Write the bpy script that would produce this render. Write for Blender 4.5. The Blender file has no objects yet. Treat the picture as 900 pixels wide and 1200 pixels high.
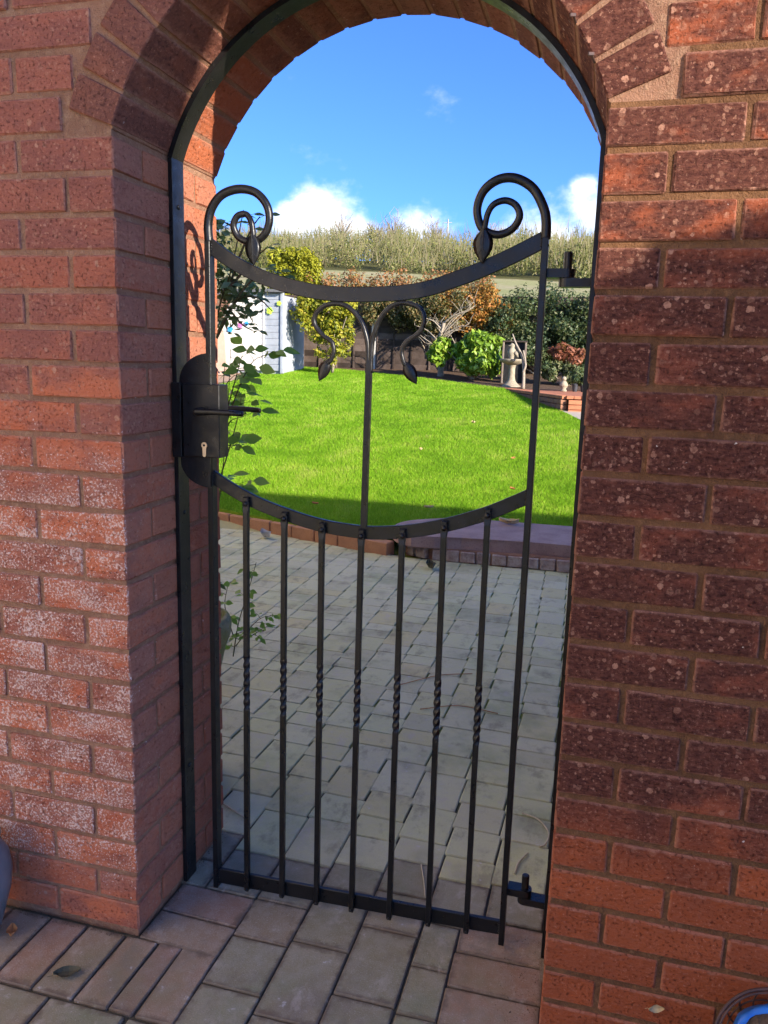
import bpy, bmesh, math, random
import numpy as np
from mathutils import Vector, Matrix, noise as mnoise
rnd = random.Random(7)
rng = np.random.default_rng(7)
S = bpy.context.scene
COL = S.collection

# ---------------------------------------------------------------- camera, sky, sun, exposure
CAM = np.array([0.9587, -1.4510, 1.3515])
YAW, PITCH, ROLL, FPX = 0.26175, 0.18869, 0.02827, 927.96
def cam_axes():
    cy, sy, cp, sp = math.cos(YAW), math.sin(YAW), math.cos(PITCH), math.sin(PITCH)
    f = np.array([-sy*cp, cy*cp, -sp]); r0 = np.array([cy, sy, 0.0]); u0 = np.cross(r0, f)
    cr, sr = math.cos(ROLL), math.sin(ROLL)
    return cr*r0 + sr*u0, -sr*r0 + cr*u0, f
RGT, UPV, FWD = cam_axes()
cam = bpy.data.cameras.new('camera')
cam.sensor_fit = 'HORIZONTAL'; cam.sensor_width = 36.0; cam.lens = 36.0*FPX/900.0
cam.clip_start = 0.02; cam.clip_end = 3000
camo = bpy.data.objects.new('camera', cam); COL.objects.link(camo)
M = Matrix(((RGT[0], UPV[0], -FWD[0], CAM[0]), (RGT[1], UPV[1], -FWD[1], CAM[1]), (RGT[2], UPV[2], -FWD[2], CAM[2]), (0, 0, 0, 1)))
camo.matrix_world = M
S.camera = camo

SUN_AZ, SUN_EL = math.radians(59), math.radians(18.5)      # azimuth measured from -y towards +x
TS = Vector((math.sin(SUN_AZ)*math.cos(SUN_EL), -math.cos(SUN_AZ)*math.cos(SUN_EL), math.sin(SUN_EL)))
sl = bpy.data.lights.new('sun', 'SUN'); sl.energy = 2.0; sl.angle = math.radians(0.5); sl.color = (1.0, 0.90, 0.76)
so = bpy.data.objects.new('sun', sl); COL.objects.link(so)
so.rotation_euler = (-TS).to_track_quat('-Z', 'Y').to_euler()
so.location = TS*30

S.view_settings.view_transform = 'Standard'; S.view_settings.look = 'None'
S.view_settings.gamma = 1.0; S.view_settings.exposure = 2.58
SKY_STRENGTH = 0.15

W_ = bpy.data.worlds.new('World'); S.world = W_; W_.use_nodes = True
def nd(nt, typ, **kw):
    n = nt.nodes.new(typ)
    for k, v in kw.items():
        if k.startswith('i_'):
            n.inputs[int(k[2:])].default_value = v
        else:
            setattr(n, k, v)
    return n
def mth(nt, op, a, b=None, c=None, clamp=False):
    n = nt.nodes.new('ShaderNodeMath'); n.operation = op; n.use_clamp = clamp
    for i, v in enumerate((a, b, c)):
        if v is None: continue
        if isinstance(v, (int, float)): n.inputs[i].default_value = v
        else: nt.links.new(v, n.inputs[i])
    return n.outputs[0]
def smooth(nt, v, lo, hi, a=0.0, b=1.0):
    n = nt.nodes.new('ShaderNodeMapRange'); n.interpolation_type = 'SMOOTHSTEP'
    nt.links.new(v, n.inputs[0])
    n.inputs[1].default_value = lo; n.inputs[2].default_value = hi; n.inputs[3].default_value = a; n.inputs[4].default_value = b
    return n.outputs[0]
def mixc(nt, f, a, b, mode='MIX'):
    n = nt.nodes.new('ShaderNodeMix'); n.data_type = 'RGBA'; n.blend_type = mode
    for idx, v in ((0, f), (6, a), (7, b)):
        if isinstance(v, (int, float)): n.inputs[idx].default_value = v
        elif isinstance(v, tuple): n.inputs[idx].default_value = (v[0], v[1], v[2], 1)
        else: nt.links.new(v, n.inputs[idx])
    return n.outputs[2]
def noise_n(nt, vec, scale, detail=4, rough=0.55, out='Fac'):
    n = nt.nodes.new('ShaderNodeTexNoise'); n.inputs['Scale'].default_value = scale
    n.inputs['Detail'].default_value = detail; n.inputs['Roughness'].default_value = rough
    if vec is not None: nt.links.new(vec, n.inputs['Vector'])
    return n.outputs[out if out != 'Fac' else 0]
def vscale(nt, vec, s):
    n = nt.nodes.new('ShaderNodeMapping'); n.inputs['Scale'].default_value = s
    nt.links.new(vec, n.inputs['Vector']); return n.outputs[0]

def build_world():
    nt = W_.node_tree; nt.nodes.clear()
    out = nd(nt, 'ShaderNodeOutputWorld'); bg = nd(nt, 'ShaderNodeBackground')
    bg.inputs[1].default_value = SKY_STRENGTH
    sky = nd(nt, 'ShaderNodeTexSky'); sky.sky_type = 'NISHITA'; sky.sun_disc = False
    sky.sun_elevation = SUN_EL; sky.sun_rotation = math.atan2(TS.x, TS.y)
    sky.air_density = 0.6; sky.dust_density = 1.0; sky.ozone_density = 3.0
    tc = nd(nt, 'ShaderNodeTexCoord'); v = tc.outputs['Generated']
    sep = nd(nt, 'ShaderNodeSeparateXYZ'); nt.links.new(v, sep.inputs[0])
    # cumulus: lumps at fixed bearings round the whole horizon, their edges broken by noise
    lumps = [((-.327, .93, .163), .060), ((-.362, .918, .155), .040), ((-.297, .942, .154), .042), ((-.222, .962, .150), .052),
             ((-.262, .95, .140), .030), ((-.068, .982, .150), .062), ((-.030, .983, .170), .052), ((-.037, .98, .20), .020), ((-.12, .98, .138), .034),
             ((-.62, .80, .15), .06), ((.08, .985, .14), .07), ((.2, .96, .19), .08), ((-.6, .78, .15), .07), ((-.8, .58, .2), .09),
             ((.45, .87, .2), .09), ((.7, .68, .24), .08), ((-.95, .2, .2), .1), ((.9, .3, .25), .11), ((-.9, -.3, .22), .11), ((-.6, -.75, .24), .12),
             ((-.1, -.96, .24), .12), ((.35, -.9, .28), .1), ((-.5, .3, .8), .09), ((.2, -.3, .93), .1)]
    n1 = noise_n(nt, vscale(nt, v, (9, 9, 13)), 1.0, 7, 0.58)
    n2 = noise_n(nt, vscale(nt, v, (30, 30, 40)), 1.0, 6, 0.6)
    field = None
    for c, r in lumps:
        sub = nd(nt, 'ShaderNodeVectorMath', operation='SUBTRACT'); nt.links.new(v, sub.inputs[0]); sub.inputs[1].default_value = c
        m = nd(nt, 'ShaderNodeVectorMath', operation='MULTIPLY'); nt.links.new(sub.outputs[0], m.inputs[0]); m.inputs[1].default_value = (1, 1, 1.35)
        l = nd(nt, 'ShaderNodeVectorMath', operation='LENGTH'); nt.links.new(m.outputs[0], l.inputs[0])
        val = mth(nt, 'SUBTRACT', 1.0, mth(nt, 'DIVIDE', l.outputs['Value'], r))
        field = val if field is None else mth(nt, 'SMOOTH_MAX', field, val, 0.15)
    d = mth(nt, 'ADD', field, mth(nt, 'MULTIPLY', mth(nt, 'SUBTRACT', n1, 0.5), 2.0))
    d = mth(nt, 'ADD', d, mth(nt, 'MULTIPLY', mth(nt, 'SUBTRACT', n2, 0.5), 1.1))
    mask = smooth(nt, d, -0.05, 0.85)
    # faint thin wisps
    wv = noise_n(nt, vscale(nt, v, (7, 7, 11)), 1.3, 6, 0.62)
    wisp = mth(nt, 'MULTIPLY', smooth(nt, wv, 0.60, 0.80), 0.28)
    mask = mth(nt, 'MAXIMUM', mask, wisp)
    shade = smooth(nt, d, 0.2, 1.3)
    lum = mixc(nt, shade, (1.45, 1.6, 1.95), (2.3, 2.32, 2.42))
    lum = mixc(nt, smooth(nt, n2, 0.42, 0.7, 0, 0.5), lum, (1.75, 1.95, 2.3))
    blue = mixc(nt, 1.0, sky.outputs[0], (0.175, 0.275, 0.47), 'MULTIPLY')      # the deep clear blue of the day, all round
    col = mixc(nt, mask, blue, lum)
    nt.links.new(col, bg.inputs[0]); nt.links.new(bg.outputs[0], out.inputs[0])
build_world()

# ---------------------------------------------------------------- helpers
ORG = {}
def link(o, parent=None):
    COL.objects.link(o)
    if parent is not None: o.parent = parent
    return o
def thing(name, label, cat, loc=(0, 0, 0), group=None):
    o = bpy.data.objects.new(name, None); o.empty_display_size = 0.1
    o.location = loc; link(o); o['label'] = label; o['category'] = cat
    if group: o['group'] = group
    ORG[o.name] = Vector(loc); return o
def org(parent):
    if parent is None: return Vector((0, 0, 0))
    v = Vector((0, 0, 0)); p = parent
    while p is not None:
        v = v + Vector(p.location); p = p.parent
    return v
def mesh_obj(name, me, mat, parent=None, kind=None, label=None, smooth_=False):
    """me holds world coordinates; stored relative to the parent"""
    o = org(parent)
    if o.length > 0: me.transform(Matrix.Translation(-o))
    me.name = name
    if mat is not None and not me.materials: me.materials.append(mat)
    if smooth_: me.polygons.foreach_set('use_smooth', [True]*len(me.polygons))
    ob = bpy.data.objects.new(name, me); link(ob, parent)
    if kind: ob['kind'] = kind
    if label: ob['label'] = label
    return ob
def top(ob, label, cat, group=None):
    ob['label'] = label; ob['category'] = cat
    if group: ob['group'] = group
    return ob
def bm_obj(name, bm, mat, parent=None, **kw):
    bmesh.ops.recalc_face_normals(bm, faces=bm.faces)
    me = bpy.data.meshes.new(name); bm.to_mesh(me); bm.free()
    return mesh_obj(name, me, mat, parent, **kw)
def np_mesh(name, V, F, mat, parent=None, tint=None, kind=None, label=None, smooth_=False):
    """V (n,3), F (m,k) with k = 3 or 4"""
    me = bpy.data.meshes.new(name); n, m, k = len(V), len(F), F.shape[1]
    me.vertices.add(n); me.vertices.foreach_set('co', np.asarray(V, dtype=np.float32).ravel())
    me.loops.add(m*k); me.loops.foreach_set('vertex_index', np.asarray(F, dtype=np.int32).ravel())
    me.polygons.add(m); me.polygons.foreach_set('loop_start', np.arange(0, m*k, k, dtype=np.int32))
    if tint is not None:
        a = me.attributes.new('tint', 'FLOAT', 'POINT'); a.data.foreach_set('value', np.asarray(tint, dtype=np.float32))
    me.update(calc_edges=True); me.validate()
    return mesh_obj(name, me, mat, parent, kind=kind, label=label, smooth_=smooth_)
def box(bm, c, s, ch=0.0, rz=0.0, jit=0.0, r=rnd, rot=None):
    """chamfered box, 24 verts when ch>0"""
    hx, hy, hz = s[0]/2, s[1]/2, s[2]/2
    R = rot if rot is not None else Matrix.Rotation(rz, 3, 'Z')
    C = Vector(c)
    if ch <= 0:
        vs = [bm.verts.new(C + R @ Vector((a*hx, b*hy, d*hz))) for a in (-1, 1) for b in (-1, 1) for d in (-1, 1)]
        for f in ((0, 1, 3, 2), (4, 6, 7, 5), (0, 4, 5, 1), (2, 3, 7, 6), (0, 2, 6, 4), (1, 5, 7, 3)):
            bm.faces.new([vs[i] for i in f])
        return
    V = {}
    for a in (-1, 1):
        for b in (-1, 1):
            for d in (-1, 1):
                for ax in range(3):
                    p = [a*(hx-ch), b*(hy-ch), d*(hz-ch)]
                    p[ax] = (a*hx, b*hy, d*hz)[ax]
                    p = Vector(p)
                    if jit: p += Vector((r.uniform(-jit, jit), r.uniform(-jit, jit), r.uniform(-jit, jit)))
                    V[(a, b, d, ax)] = bm.verts.new(C + R @ p)
    def fc(ks): bm.faces.new([V[k] for k in ks])
    for ax in range(3):
        o1, o2 = (ax+1) % 3, (ax+2) % 3
        for s1 in (-1, 1):
            ks = []
            for (p, q) in ((-1, -1), (1, -1), (1, 1), (-1, 1)):
                t = [0, 0, 0]; t[ax] = s1; t[o1] = p; t[o2] = q; ks.append((t[0], t[1], t[2], ax))
            fc(ks)
        for p in (-1, 1):
            for q in (-1, 1):
                t1 = [0, 0, 0]; t1[o1] = p; t1[o2] = q
                a_ = t1[:]; a_[ax] = -1; b_ = t1[:]; b_[ax] = 1
                fc([(*a_, o1), (*b_, o1), (*b_, o2), (*a_, o2)])
    for a in (-1, 1):
        for b in (-1, 1):
            for d in (-1, 1):
                fc([(a, b, d, 0), (a, b, d, 1), (a, b, d, 2)])
def tube(bm, pts, rad, seg=10, cap=True, flat=None):
    """swept round bar; rad a number or list; flat=(sx,sy) squashes the section"""
    pts = [Vector(p) for p in pts]; n = len(pts)
    rs = [rad]*n if isinstance(rad, (int, float)) else rad
    tang = [(pts[min(i+1, n-1)] - pts[max(i-1, 0)]).normalized() for i in range(n)]
    ref = Vector((0, 1, 0)) if abs(tang[0].y) < 0.9 else Vector((1, 0, 0))
    u = (ref - tang[0]*ref.dot(tang[0])).normalized(); rings = []
    for i in range(n):
        u = (u - tang[i]*u.dot(tang[i])).normalized(); w = tang[i].cross(u)
        rings.append([bm.verts.new(pts[i] + rs[i]*(math.cos(2*math.pi*k/seg)*u + math.sin(2*math.pi*k/seg)*w)) for k in range(seg)])
    for a, b in zip(rings, rings[1:]):
        for k in range(seg):
            bm.faces.new((a[k], a[(k+1) % seg], b[(k+1) % seg], b[k]))
    if cap:
        bm.faces.new(rings[0][::-1]); bm.faces.new(rings[-1])
def lathe(bm, prof, c=(0, 0, 0), seg=24):
    rings = []
    for r, z in prof:
        rings.append([bm.verts.new((c[0]+r*math.cos(2*math.pi*k/seg), c[1]+r*math.sin(2*math.pi*k/seg), c[2]+z)) for k in range(seg)])
    for a, b in zip(rings, rings[1:]):
        for k in range(seg): bm.faces.new((a[k], a[(k+1) % seg], b[(k+1) % seg], b[k]))
    bm.faces.new(rings[0][::-1]); bm.faces.new(rings[-1])
def prism(bm, poly, z0, z1, axis='z'):
    """extrude a 2-D polygon; axis 'z' -> (x,y), axis 'y' -> poly is (x,z) and z0,z1 are y"""
    def P(p, h): return (p[0], p[1], h) if axis == 'z' else (p[0], h, p[1])
    a = [bm.verts.new(P(p, z0)) for p in poly]; b = [bm.verts.new(P(p, z1)) for p in poly]
    n = len(poly)
    for i in range(n): bm.faces.new((a[i], a[(i+1) % n], b[(i+1) % n], b[i]))
    bm.faces.new(a[::-1]); bm.faces.new(b)
def spline(pts, n=8):
    """Catmull-Rom through the points"""
    P = [Vector(p) for p in pts]; out = []
    for i in range(len(P)-1):
        p0 = P[i-1] if i > 0 else 2*P[0]-P[1]; p1, p2 = P[i], P[i+1]
        p3 = P[i+2] if i+2 < len(P) else 2*P[-1]-P[-2]
        for k in range(n):
            t = k/n
            out.append(0.5*((2*p1) + (p2-p0)*t + (2*p0-5*p1+4*p2-p3)*t*t + (3*p1-p0-3*p2+p3)*t**3))
    out.append(P[-1]); return out
def px(p):
    """photo pixel of a world point (only used to rank bricks by size in view)"""
    d = np.array(p) - CAM; z = d @ FWD
    if z < 0.05: return None
    return 450+FPX*(d @ RGT)/z, 600-FPX*(d @ UPV)/z, z
def in_view(p, m=20):
    q = px(p)
    return q is not None and -m < q[0] < 900+m and -m < q[1] < 1200+m

# ---------------------------------------------------------------- materials
def new_mat(name, rough=0.85, spec=0.3):
    m = bpy.data.materials.new(name); m.use_nodes = True; nt = m.node_tree
    b = nt.nodes['Principled BSDF']; b.inputs['Roughness'].default_value = rough
    b.inputs['Specular IOR Level'].default_value = spec
    geo = nt.nodes.new('ShaderNodeNewGeometry')
    return m, nt, b, geo.outputs['Position'], geo
def bump(nt, b, h, strength=1.0, dist=0.002):
    n = nt.nodes.new('ShaderNodeBump'); n.inputs['Strength'].default_value = strength; n.inputs['Distance'].default_value = dist
    nt.links.new(h, n.inputs['Height']); nt.links.new(n.outputs[0], b.inputs['Normal'])
def spots(nt, vec, scale, big, seed=0.0):
    v = nt.nodes.new('ShaderNodeTexVoronoi'); v.inputs['Scale'].default_value = scale; v.voronoi_dimensions = '3D'
    mp = nt.nodes.new('ShaderNodeMapping'); mp.inputs['Location'].default_value = (seed, seed*2, seed*3)
    nt.links.new(vec, mp.inputs[0]); nt.links.new(mp.outputs[0], v.inputs['Vector'])
    sp = nt.nodes.new('ShaderNodeSeparateColor'); nt.links.new(v.outputs['Color'], sp.inputs[0])
    r2 = mth(nt, 'MULTIPLY', mth(nt, 'POWER', sp.outputs[0], 1.5), big)
    edge = mth(nt, 'SUBTRACT', r2, v.outputs['Distance'])
    return smooth(nt, edge, 0.0, 0.07), sp.outputs[1]
def brick_material(name, reds, dark, dark_amt, lichen, white, zlow=None, zwhite=None, soot=None):
    m, nt, b, pos, geo = new_mat(name, 0.92, 0.10)
    info = nt.nodes.new('ShaderNodeObjectInfo'); rn = info.outputs['Random']
    sep = nt.nodes.new('ShaderNodeSeparateXYZ'); nt.links.new(pos, sep.inputs[0]); z = sep.outputs[2]
    r_a = mth(nt, 'FRACT', mth(nt, 'MULTIPLY', rn, 7.31)); r_b = mth(nt, 'FRACT', mth(nt, 'MULTIPLY', rn, 13.7))
    off = nt.nodes.new('ShaderNodeVectorMath'); off.operation = 'ADD'
    comb = nt.nodes.new('ShaderNodeCombineXYZ')
    for i in range(3): nt.links.new(mth(nt, 'MULTIPLY', rn, 17.0+5*i), comb.inputs[i])
    nt.links.new(pos, off.inputs[0]); nt.links.new(comb.outputs[0], off.inputs[1]); pv = off.outputs[0]
    base = mixc(nt, r_a, reds[0], reds[1])
    blot = noise_n(nt, vscale(nt, pv, (9, 9, 16)), 1.0, 4, 0.6)
    da = mth(nt, 'MULTIPLY', smooth(nt, mth(nt, 'ADD', blot, mth(nt, 'MULTIPLY', mth(nt, 'SUBTRACT', r_b, 0.5), 0.20)), 0.28 if zlow else 0.40, 0.50 if zlow else 0.60), dark_amt)
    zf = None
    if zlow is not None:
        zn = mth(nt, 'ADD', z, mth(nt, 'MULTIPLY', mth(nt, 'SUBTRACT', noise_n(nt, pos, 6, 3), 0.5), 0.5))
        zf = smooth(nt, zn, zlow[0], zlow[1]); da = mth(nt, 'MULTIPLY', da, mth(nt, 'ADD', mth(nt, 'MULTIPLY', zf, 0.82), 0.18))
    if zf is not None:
        base = mixc(nt, mth(nt, 'MULTIPLY', mth(nt, 'MULTIPLY', zf, 0.8), smooth(nt, z, 1.45, 1.62, 1.0, 0.45)), base, (0.135, 0.041, 0.029))  # weathered darkening eases above the shadow line; sunlit orange put in the colour
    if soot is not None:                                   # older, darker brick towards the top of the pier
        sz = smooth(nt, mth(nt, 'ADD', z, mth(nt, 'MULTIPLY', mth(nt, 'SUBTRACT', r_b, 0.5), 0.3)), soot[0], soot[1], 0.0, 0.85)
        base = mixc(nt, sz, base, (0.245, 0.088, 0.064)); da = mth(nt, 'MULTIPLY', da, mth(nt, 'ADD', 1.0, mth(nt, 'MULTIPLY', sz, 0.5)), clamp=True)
    col = mixc(nt, da, base, dark)
    tcn = nt.nodes.new('ShaderNodeTexCoord'); gs = nt.nodes.new('ShaderNodeSeparateXYZ'); nt.links.new(tcn.outputs['Generated'], gs.inputs[0])
    def edge_d(i, L): return mth(nt, 'MULTIPLY', mth(nt, 'MINIMUM', gs.outputs[i], mth(nt, 'SUBTRACT', 1.0, gs.outputs[i])), L)
    ed = mth(nt, 'MINIMUM', edge_d(0, 0.17), edge_d(2, 0.066))
    rim = mth(nt, 'MULTIPLY', smooth(nt, mth(nt, 'ADD', ed, mth(nt, 'MULTIPLY', mth(nt, 'SUBTRACT', noise_n(nt, pos, 40, 4, 0.65), 0.5), 0.016)), 0.0005, 0.006, 1.0, 0.0), 0.42)
    col = mixc(nt, rim, col, (0.40, 0.20, 0.135))
    # fine sandy mottling and drag streaks
    fine = noise_n(nt, vscale(nt, pos, (55, 55, 150)), 1.0, 5, 0.65)
    col = mixc(nt, smooth(nt, fine, 0.30, 0.72, 0.0, 0.55), col, mixc(nt, 0.5, col, (0.33, 0.13, 0.08)))
    sand = noise_n(nt, pos, 420, 3, 0.6)
    pit = noise_n(nt, pos, 150, 4, 0.75)
    col = mixc(nt, smooth(nt, sand, 0.58, 0.78, 0, 0.5), col, (0.03, 0.018, 0.016))
    col = mixc(nt, smooth(nt, pit, 0.58, 0.70, 0, 0.55), col, (0.05, 0.025, 0.02))
    col = mixc(nt, smooth(nt, pit, 0.42, 0.30, 0, 0.45), col, (0.52, 0.27, 0.18))
    # lichen and lime
    if lichen > 0:
        wv_ = nt.nodes.new('ShaderNodeVectorMath'); wv_.operation = 'SCALE'; wv_.inputs['Scale'].default_value = 0.0075
        nt.links.new(noise_n(nt, pos, 160, 3, 0.6, out='Color'), wv_.inputs[0]); wa_ = nt.nodes.new('ShaderNodeVectorMath'); wa_.operation = 'ADD'; nt.links.new(pos, wa_.inputs[0]); nt.links.new(wv_.outputs[0], wa_.inputs[1]); lp = wa_.outputs[0]
        sA, rA = spots(nt, lp, 62, 0.46, 1.7); sB, rB = spots(nt, lp, 115, 0.46, 4.1)
        am = mth(nt, 'MULTIPLY', mth(nt, 'MULTIPLY', sA, smooth(nt, rA, 0.25, 0.9, 0.35, 1.0)), lichen)
        bm_ = mth(nt, 'MULTIPLY', mth(nt, 'MULTIPLY', sB, smooth(nt, rB, 0.2, 0.9, 0.2, 0.9)), lichen)
        brk = smooth(nt, noise_n(nt, pos, 260, 3, 0.6), 0.30, 0.55, 0.45, 1.0)
        patchy = smooth(nt, noise_n(nt, pos, 9, 2), 0.34, 0.58, 0.15, 0.9)
        am = mth(nt, 'MULTIPLY', mth(nt, 'MULTIPLY', mth(nt, 'MAXIMUM', am, bm_), brk), patchy)
        if zf is not None: am = mth(nt, 'MULTIPLY', am, smooth(nt, zn, zlow[0]-0.05, zlow[1]+0.1))
        col = mixc(nt, am, col, (0.40, 0.205, 0.135))
        sC, rC = spots(nt, lp, 80, 0.28, 9.3)
        cm = mth(nt, 'MULTIPLY', mth(nt, 'MULTIPLY', sC, smooth(nt, rC, 0.80, 0.88)), min(1.0, lichen*1.1))
        col = mixc(nt, cm, col, (0.62, 0.55, 0.48))
    if white > 0:
        wn = noise_n(nt, pos, 190, 4, 0.72)
        wl = noise_n(nt, vscale(nt, pos, (10, 10, 14)), 1.0, 4, 0.6)
        th = mth(nt, 'ADD', wn, mth(nt, 'MULTIPLY', mth(nt, 'SUBTRACT', wl, 0.5), 0.42))
        zm = mth(nt, 'MULTIPLY', smooth(nt, z, zwhite[0], zwhite[1]), smooth(nt, z, zwhite[2], zwhite[3], 1, 0))
        sepn = nt.nodes.new('ShaderNodeSeparateXYZ'); nt.links.new(geo.outputs['Normal'], sepn.inputs[0])
        fr = smooth(nt, mth(nt, 'MULTIPLY', sepn.outputs[1], -1.0), 0.2, 0.8, 0.35, 1.0)
        zm = mth(nt, 'MULTIPLY', zm, fr)
        lim = mth(nt, 'SUBTRACT', 0.73, mth(nt, 'MULTIPLY', zm, 0.15*white))
        wm = smooth(nt, mth(nt, 'SUBTRACT', th, lim), 0.0, 0.05)
        col = mixc(nt, mth(nt, 'MULTIPLY', wm, 0.85), col, (0.66, 0.53, 0.47))
        film = mth(nt, 'MULTIPLY', mth(nt, 'MULTIPLY', zm, smooth(nt, wl, 0.35, 0.65)), 0.22*white)
        col = mixc(nt, film, col, (0.46, 0.26, 0.19))
    nt.links.new(col, b.inputs['Base Color'])
    crack = nt.nodes.new('ShaderNodeTexVoronoi'); crack.feature = 'DISTANCE_TO_EDGE'; crack.inputs['Scale'].default_value = 14
    wob = nt.nodes.new('ShaderNodeVectorMath'); wob.operation = 'ADD'
    nt.links.new(vscale(nt, pv, (.6, .6, 3.0)), wob.inputs[0])
    wn2 = nt.nodes.new('ShaderNodeVectorMath'); wn2.operation = 'SCALE'; wn2.inputs['Scale'].default_value = 0.16
    nt.links.new(noise_n(nt, pos, 14, 4, 0.6, out='Color'), wn2.inputs[0]); nt.links.new(wn2.outputs[0], wob.inputs[1])
    nt.links.new(wob.outputs[0], crack.inputs['Vector'])
    cr = mth(nt, 'MULTIPLY', smooth(nt, crack.outputs['Distance'], 0.0, 0.025, -0.7, 0.0), smooth(nt, noise_n(nt, vscale(nt, pv, (8, 8, 22)), 1, 2), 0.60, 0.68))
    h = mth(nt, 'ADD', mth(nt, 'ADD', mth(nt, 'MULTIPLY', fine, 0.9), mth(nt, 'MULTIPLY', sand, 0.5)), cr)
    h = mth(nt, 'ADD', h, mth(nt, 'MULTIPLY', noise_n(nt, vscale(nt, pv, (12, 12, 26)), 1, 3), 1.6)); h = mth(nt, 'SUBTRACT', h, mth(nt, 'MULTIPLY', smooth(nt, pit, 0.55, 0.72), 0.9))
    bump(nt, b, h, 0.95, 0.0032)
    return m
MAT = {}
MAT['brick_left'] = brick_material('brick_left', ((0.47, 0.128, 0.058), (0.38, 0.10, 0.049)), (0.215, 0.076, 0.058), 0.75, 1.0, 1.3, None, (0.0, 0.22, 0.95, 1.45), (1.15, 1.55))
MAT['brick_reveal'] = brick_material('brick_reveal', ((0.40, 0.115, 0.048), (0.35, 0.10, 0.045)), (0.27, 0.09, 0.055), 0.4, 0.35, 0.8, None, (0.05, 0.35, 0.75, 1.3))
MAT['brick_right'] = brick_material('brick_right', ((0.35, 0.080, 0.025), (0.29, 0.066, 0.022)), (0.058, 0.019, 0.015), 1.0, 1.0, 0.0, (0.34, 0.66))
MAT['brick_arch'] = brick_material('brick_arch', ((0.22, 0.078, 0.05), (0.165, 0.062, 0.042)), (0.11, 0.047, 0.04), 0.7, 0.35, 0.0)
def mortar_mat(name, c1, c2):
    m, nt, b, pos, geo = new_mat(name, 0.95, 0.1)
    n = noise_n(nt, pos, 60, 5, 0.7); n2 = noise_n(nt, pos, 6, 3); n3 = noise_n(nt, pos, 350, 3, 0.7)
    col = mixc(nt, smooth(nt, n2, 0.35, 0.65), c1, c2)
    col = mixc(nt, smooth(nt, n, 0.45, 0.75, 0, 0.6), col, tuple(min(.5, q*1.6) for q in c1))
    col = mixc(nt, smooth(nt, n3, 0.55, 0.75, 0, 0.5), col, (0.08, 0.05, 0.04))
    nt.links.new(col, b.inputs['Base Color']); bump(nt, b, mth(nt, 'ADD', mth(nt, 'MULTIPLY', n, 1.6), n3), 1.0, 0.007)
    return m
MAT['mortar'] = mortar_mat('mortar', (0.38, 0.20, 0.125), (0.29, 0.15, 0.095))
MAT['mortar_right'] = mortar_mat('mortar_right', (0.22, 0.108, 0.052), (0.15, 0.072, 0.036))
MAT['bedding'] = None
def paver_material(name, ramp):
    m, nt, b, pos, geo = new_mat(name, 0.88, 0.12)
    info = nt.nodes.new('ShaderNodeObjectInfo'); att = nt.nodes.new('ShaderNodeAttribute'); att.attribute_name = 'tint'
    rn = mth(nt, 'FRACT', mth(nt, 'ADD', info.outputs['Random'], att.outputs['Fac']))
    cr = nt.nodes.new('ShaderNodeValToRGB'); cr.color_ramp.interpolation = 'LINEAR'
    while len(cr.color_ramp.elements) < len(ramp): cr.color_ramp.elements.new(0.5)
    for e, (p, c) in zip(cr.color_ramp.elements, ramp): e.position = p; e.color = (*c, 1)
    nt.links.new(rn, cr.inputs[0]); col = cr.outputs[0]
    big = noise_n(nt, pos, 3.2, 4, 0.6); mid = noise_n(nt, pos, 28, 5, 0.65); fin = noise_n(nt, pos, 330, 4, 0.7)
    col = mixc(nt, smooth(nt, mid, 0.35, 0.7, 0, 0.45), col, mixc(nt, 0.5, col, (0.46, 0.42, 0.37)))
    col = mixc(nt, smooth(nt, fin, 0.55, 0.72, 0, 0.5), col, (0.09, 0.085, 0.075))
    col = mixc(nt, smooth(nt, fin, 0.44, 0.30, 0, 0.4), col, (0.6, 0.58, 0.54))
    alg = smooth(nt, noise_n(nt, pos, 2.1, 5, 0.65), 0.48, 0.68, 0, 0.45)
    col = mixc(nt, alg, col, (0.17, 0.20, 0.10))
    dirt = smooth(nt, big, 0.55, 0.75, 0, 0.45); col = mixc(nt, dirt, col, (0.16, 0.125, 0.105))
    tcn = nt.nodes.new('ShaderNodeTexCoord'); gs = nt.nodes.new('ShaderNodeSeparateXYZ'); nt.links.new(tcn.outputs['Generated'], gs.inputs[0])
    if not name.endswith('_far'):                          # grime worked in along the edges
        e_ = [mth(nt, 'MULTIPLY', mth(nt, 'MINIMUM', gs.outputs[i], mth(nt, 'SUBTRACT', 1.0, gs.outputs[i])), .15) for i in (0, 1)]
        ed = mth(nt, 'ADD', mth(nt, 'MINIMUM', *e_), mth(nt, 'MULTIPLY', mth(nt, 'SUBTRACT', mid, 0.5), 0.035))
        col = mixc(nt, smooth(nt, ed, 0.0, 0.014, 0.75, 0.0), col, (0.13, 0.095, 0.07))
    st = noise_n(nt, vscale(nt, pos, (11, 7, 9)), 1, 5, 0.7)
    col = mixc(nt, smooth(nt, st, 0.52, 0.68, 0, 0.5), col, (0.20, 0.165, 0.115)); col = mixc(nt, smooth(nt, st, 0.44, 0.32, 0, 0.4), col, (0.50, 0.43, 0.36))
    wh = smooth(nt, mth(nt, 'ADD', mid, mth(nt, 'MULTIPLY', big, 0.25)), 0.78, 0.86, 0, 0.5); col = mixc(nt, wh, col, (0.6, 0.57, 0.55))
    nt.links.new(col, b.inputs['Base Color'])
    bump(nt, b, mth(nt, 'ADD', mth(nt, 'MULTIPLY', fin, 0.5), mid), 0.8, 0.0022)
    return m
MAT['paver'] = paver_material('paver', [(0.0, (0.245, 0.21, 0.13)), (0.35, (0.285, 0.25, 0.155)), (0.6, (0.30, 0.265, 0.17)), (0.85, (0.275, 0.23, 0.14)), (1.0, (0.285, 0.205, 0.13))])
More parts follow.
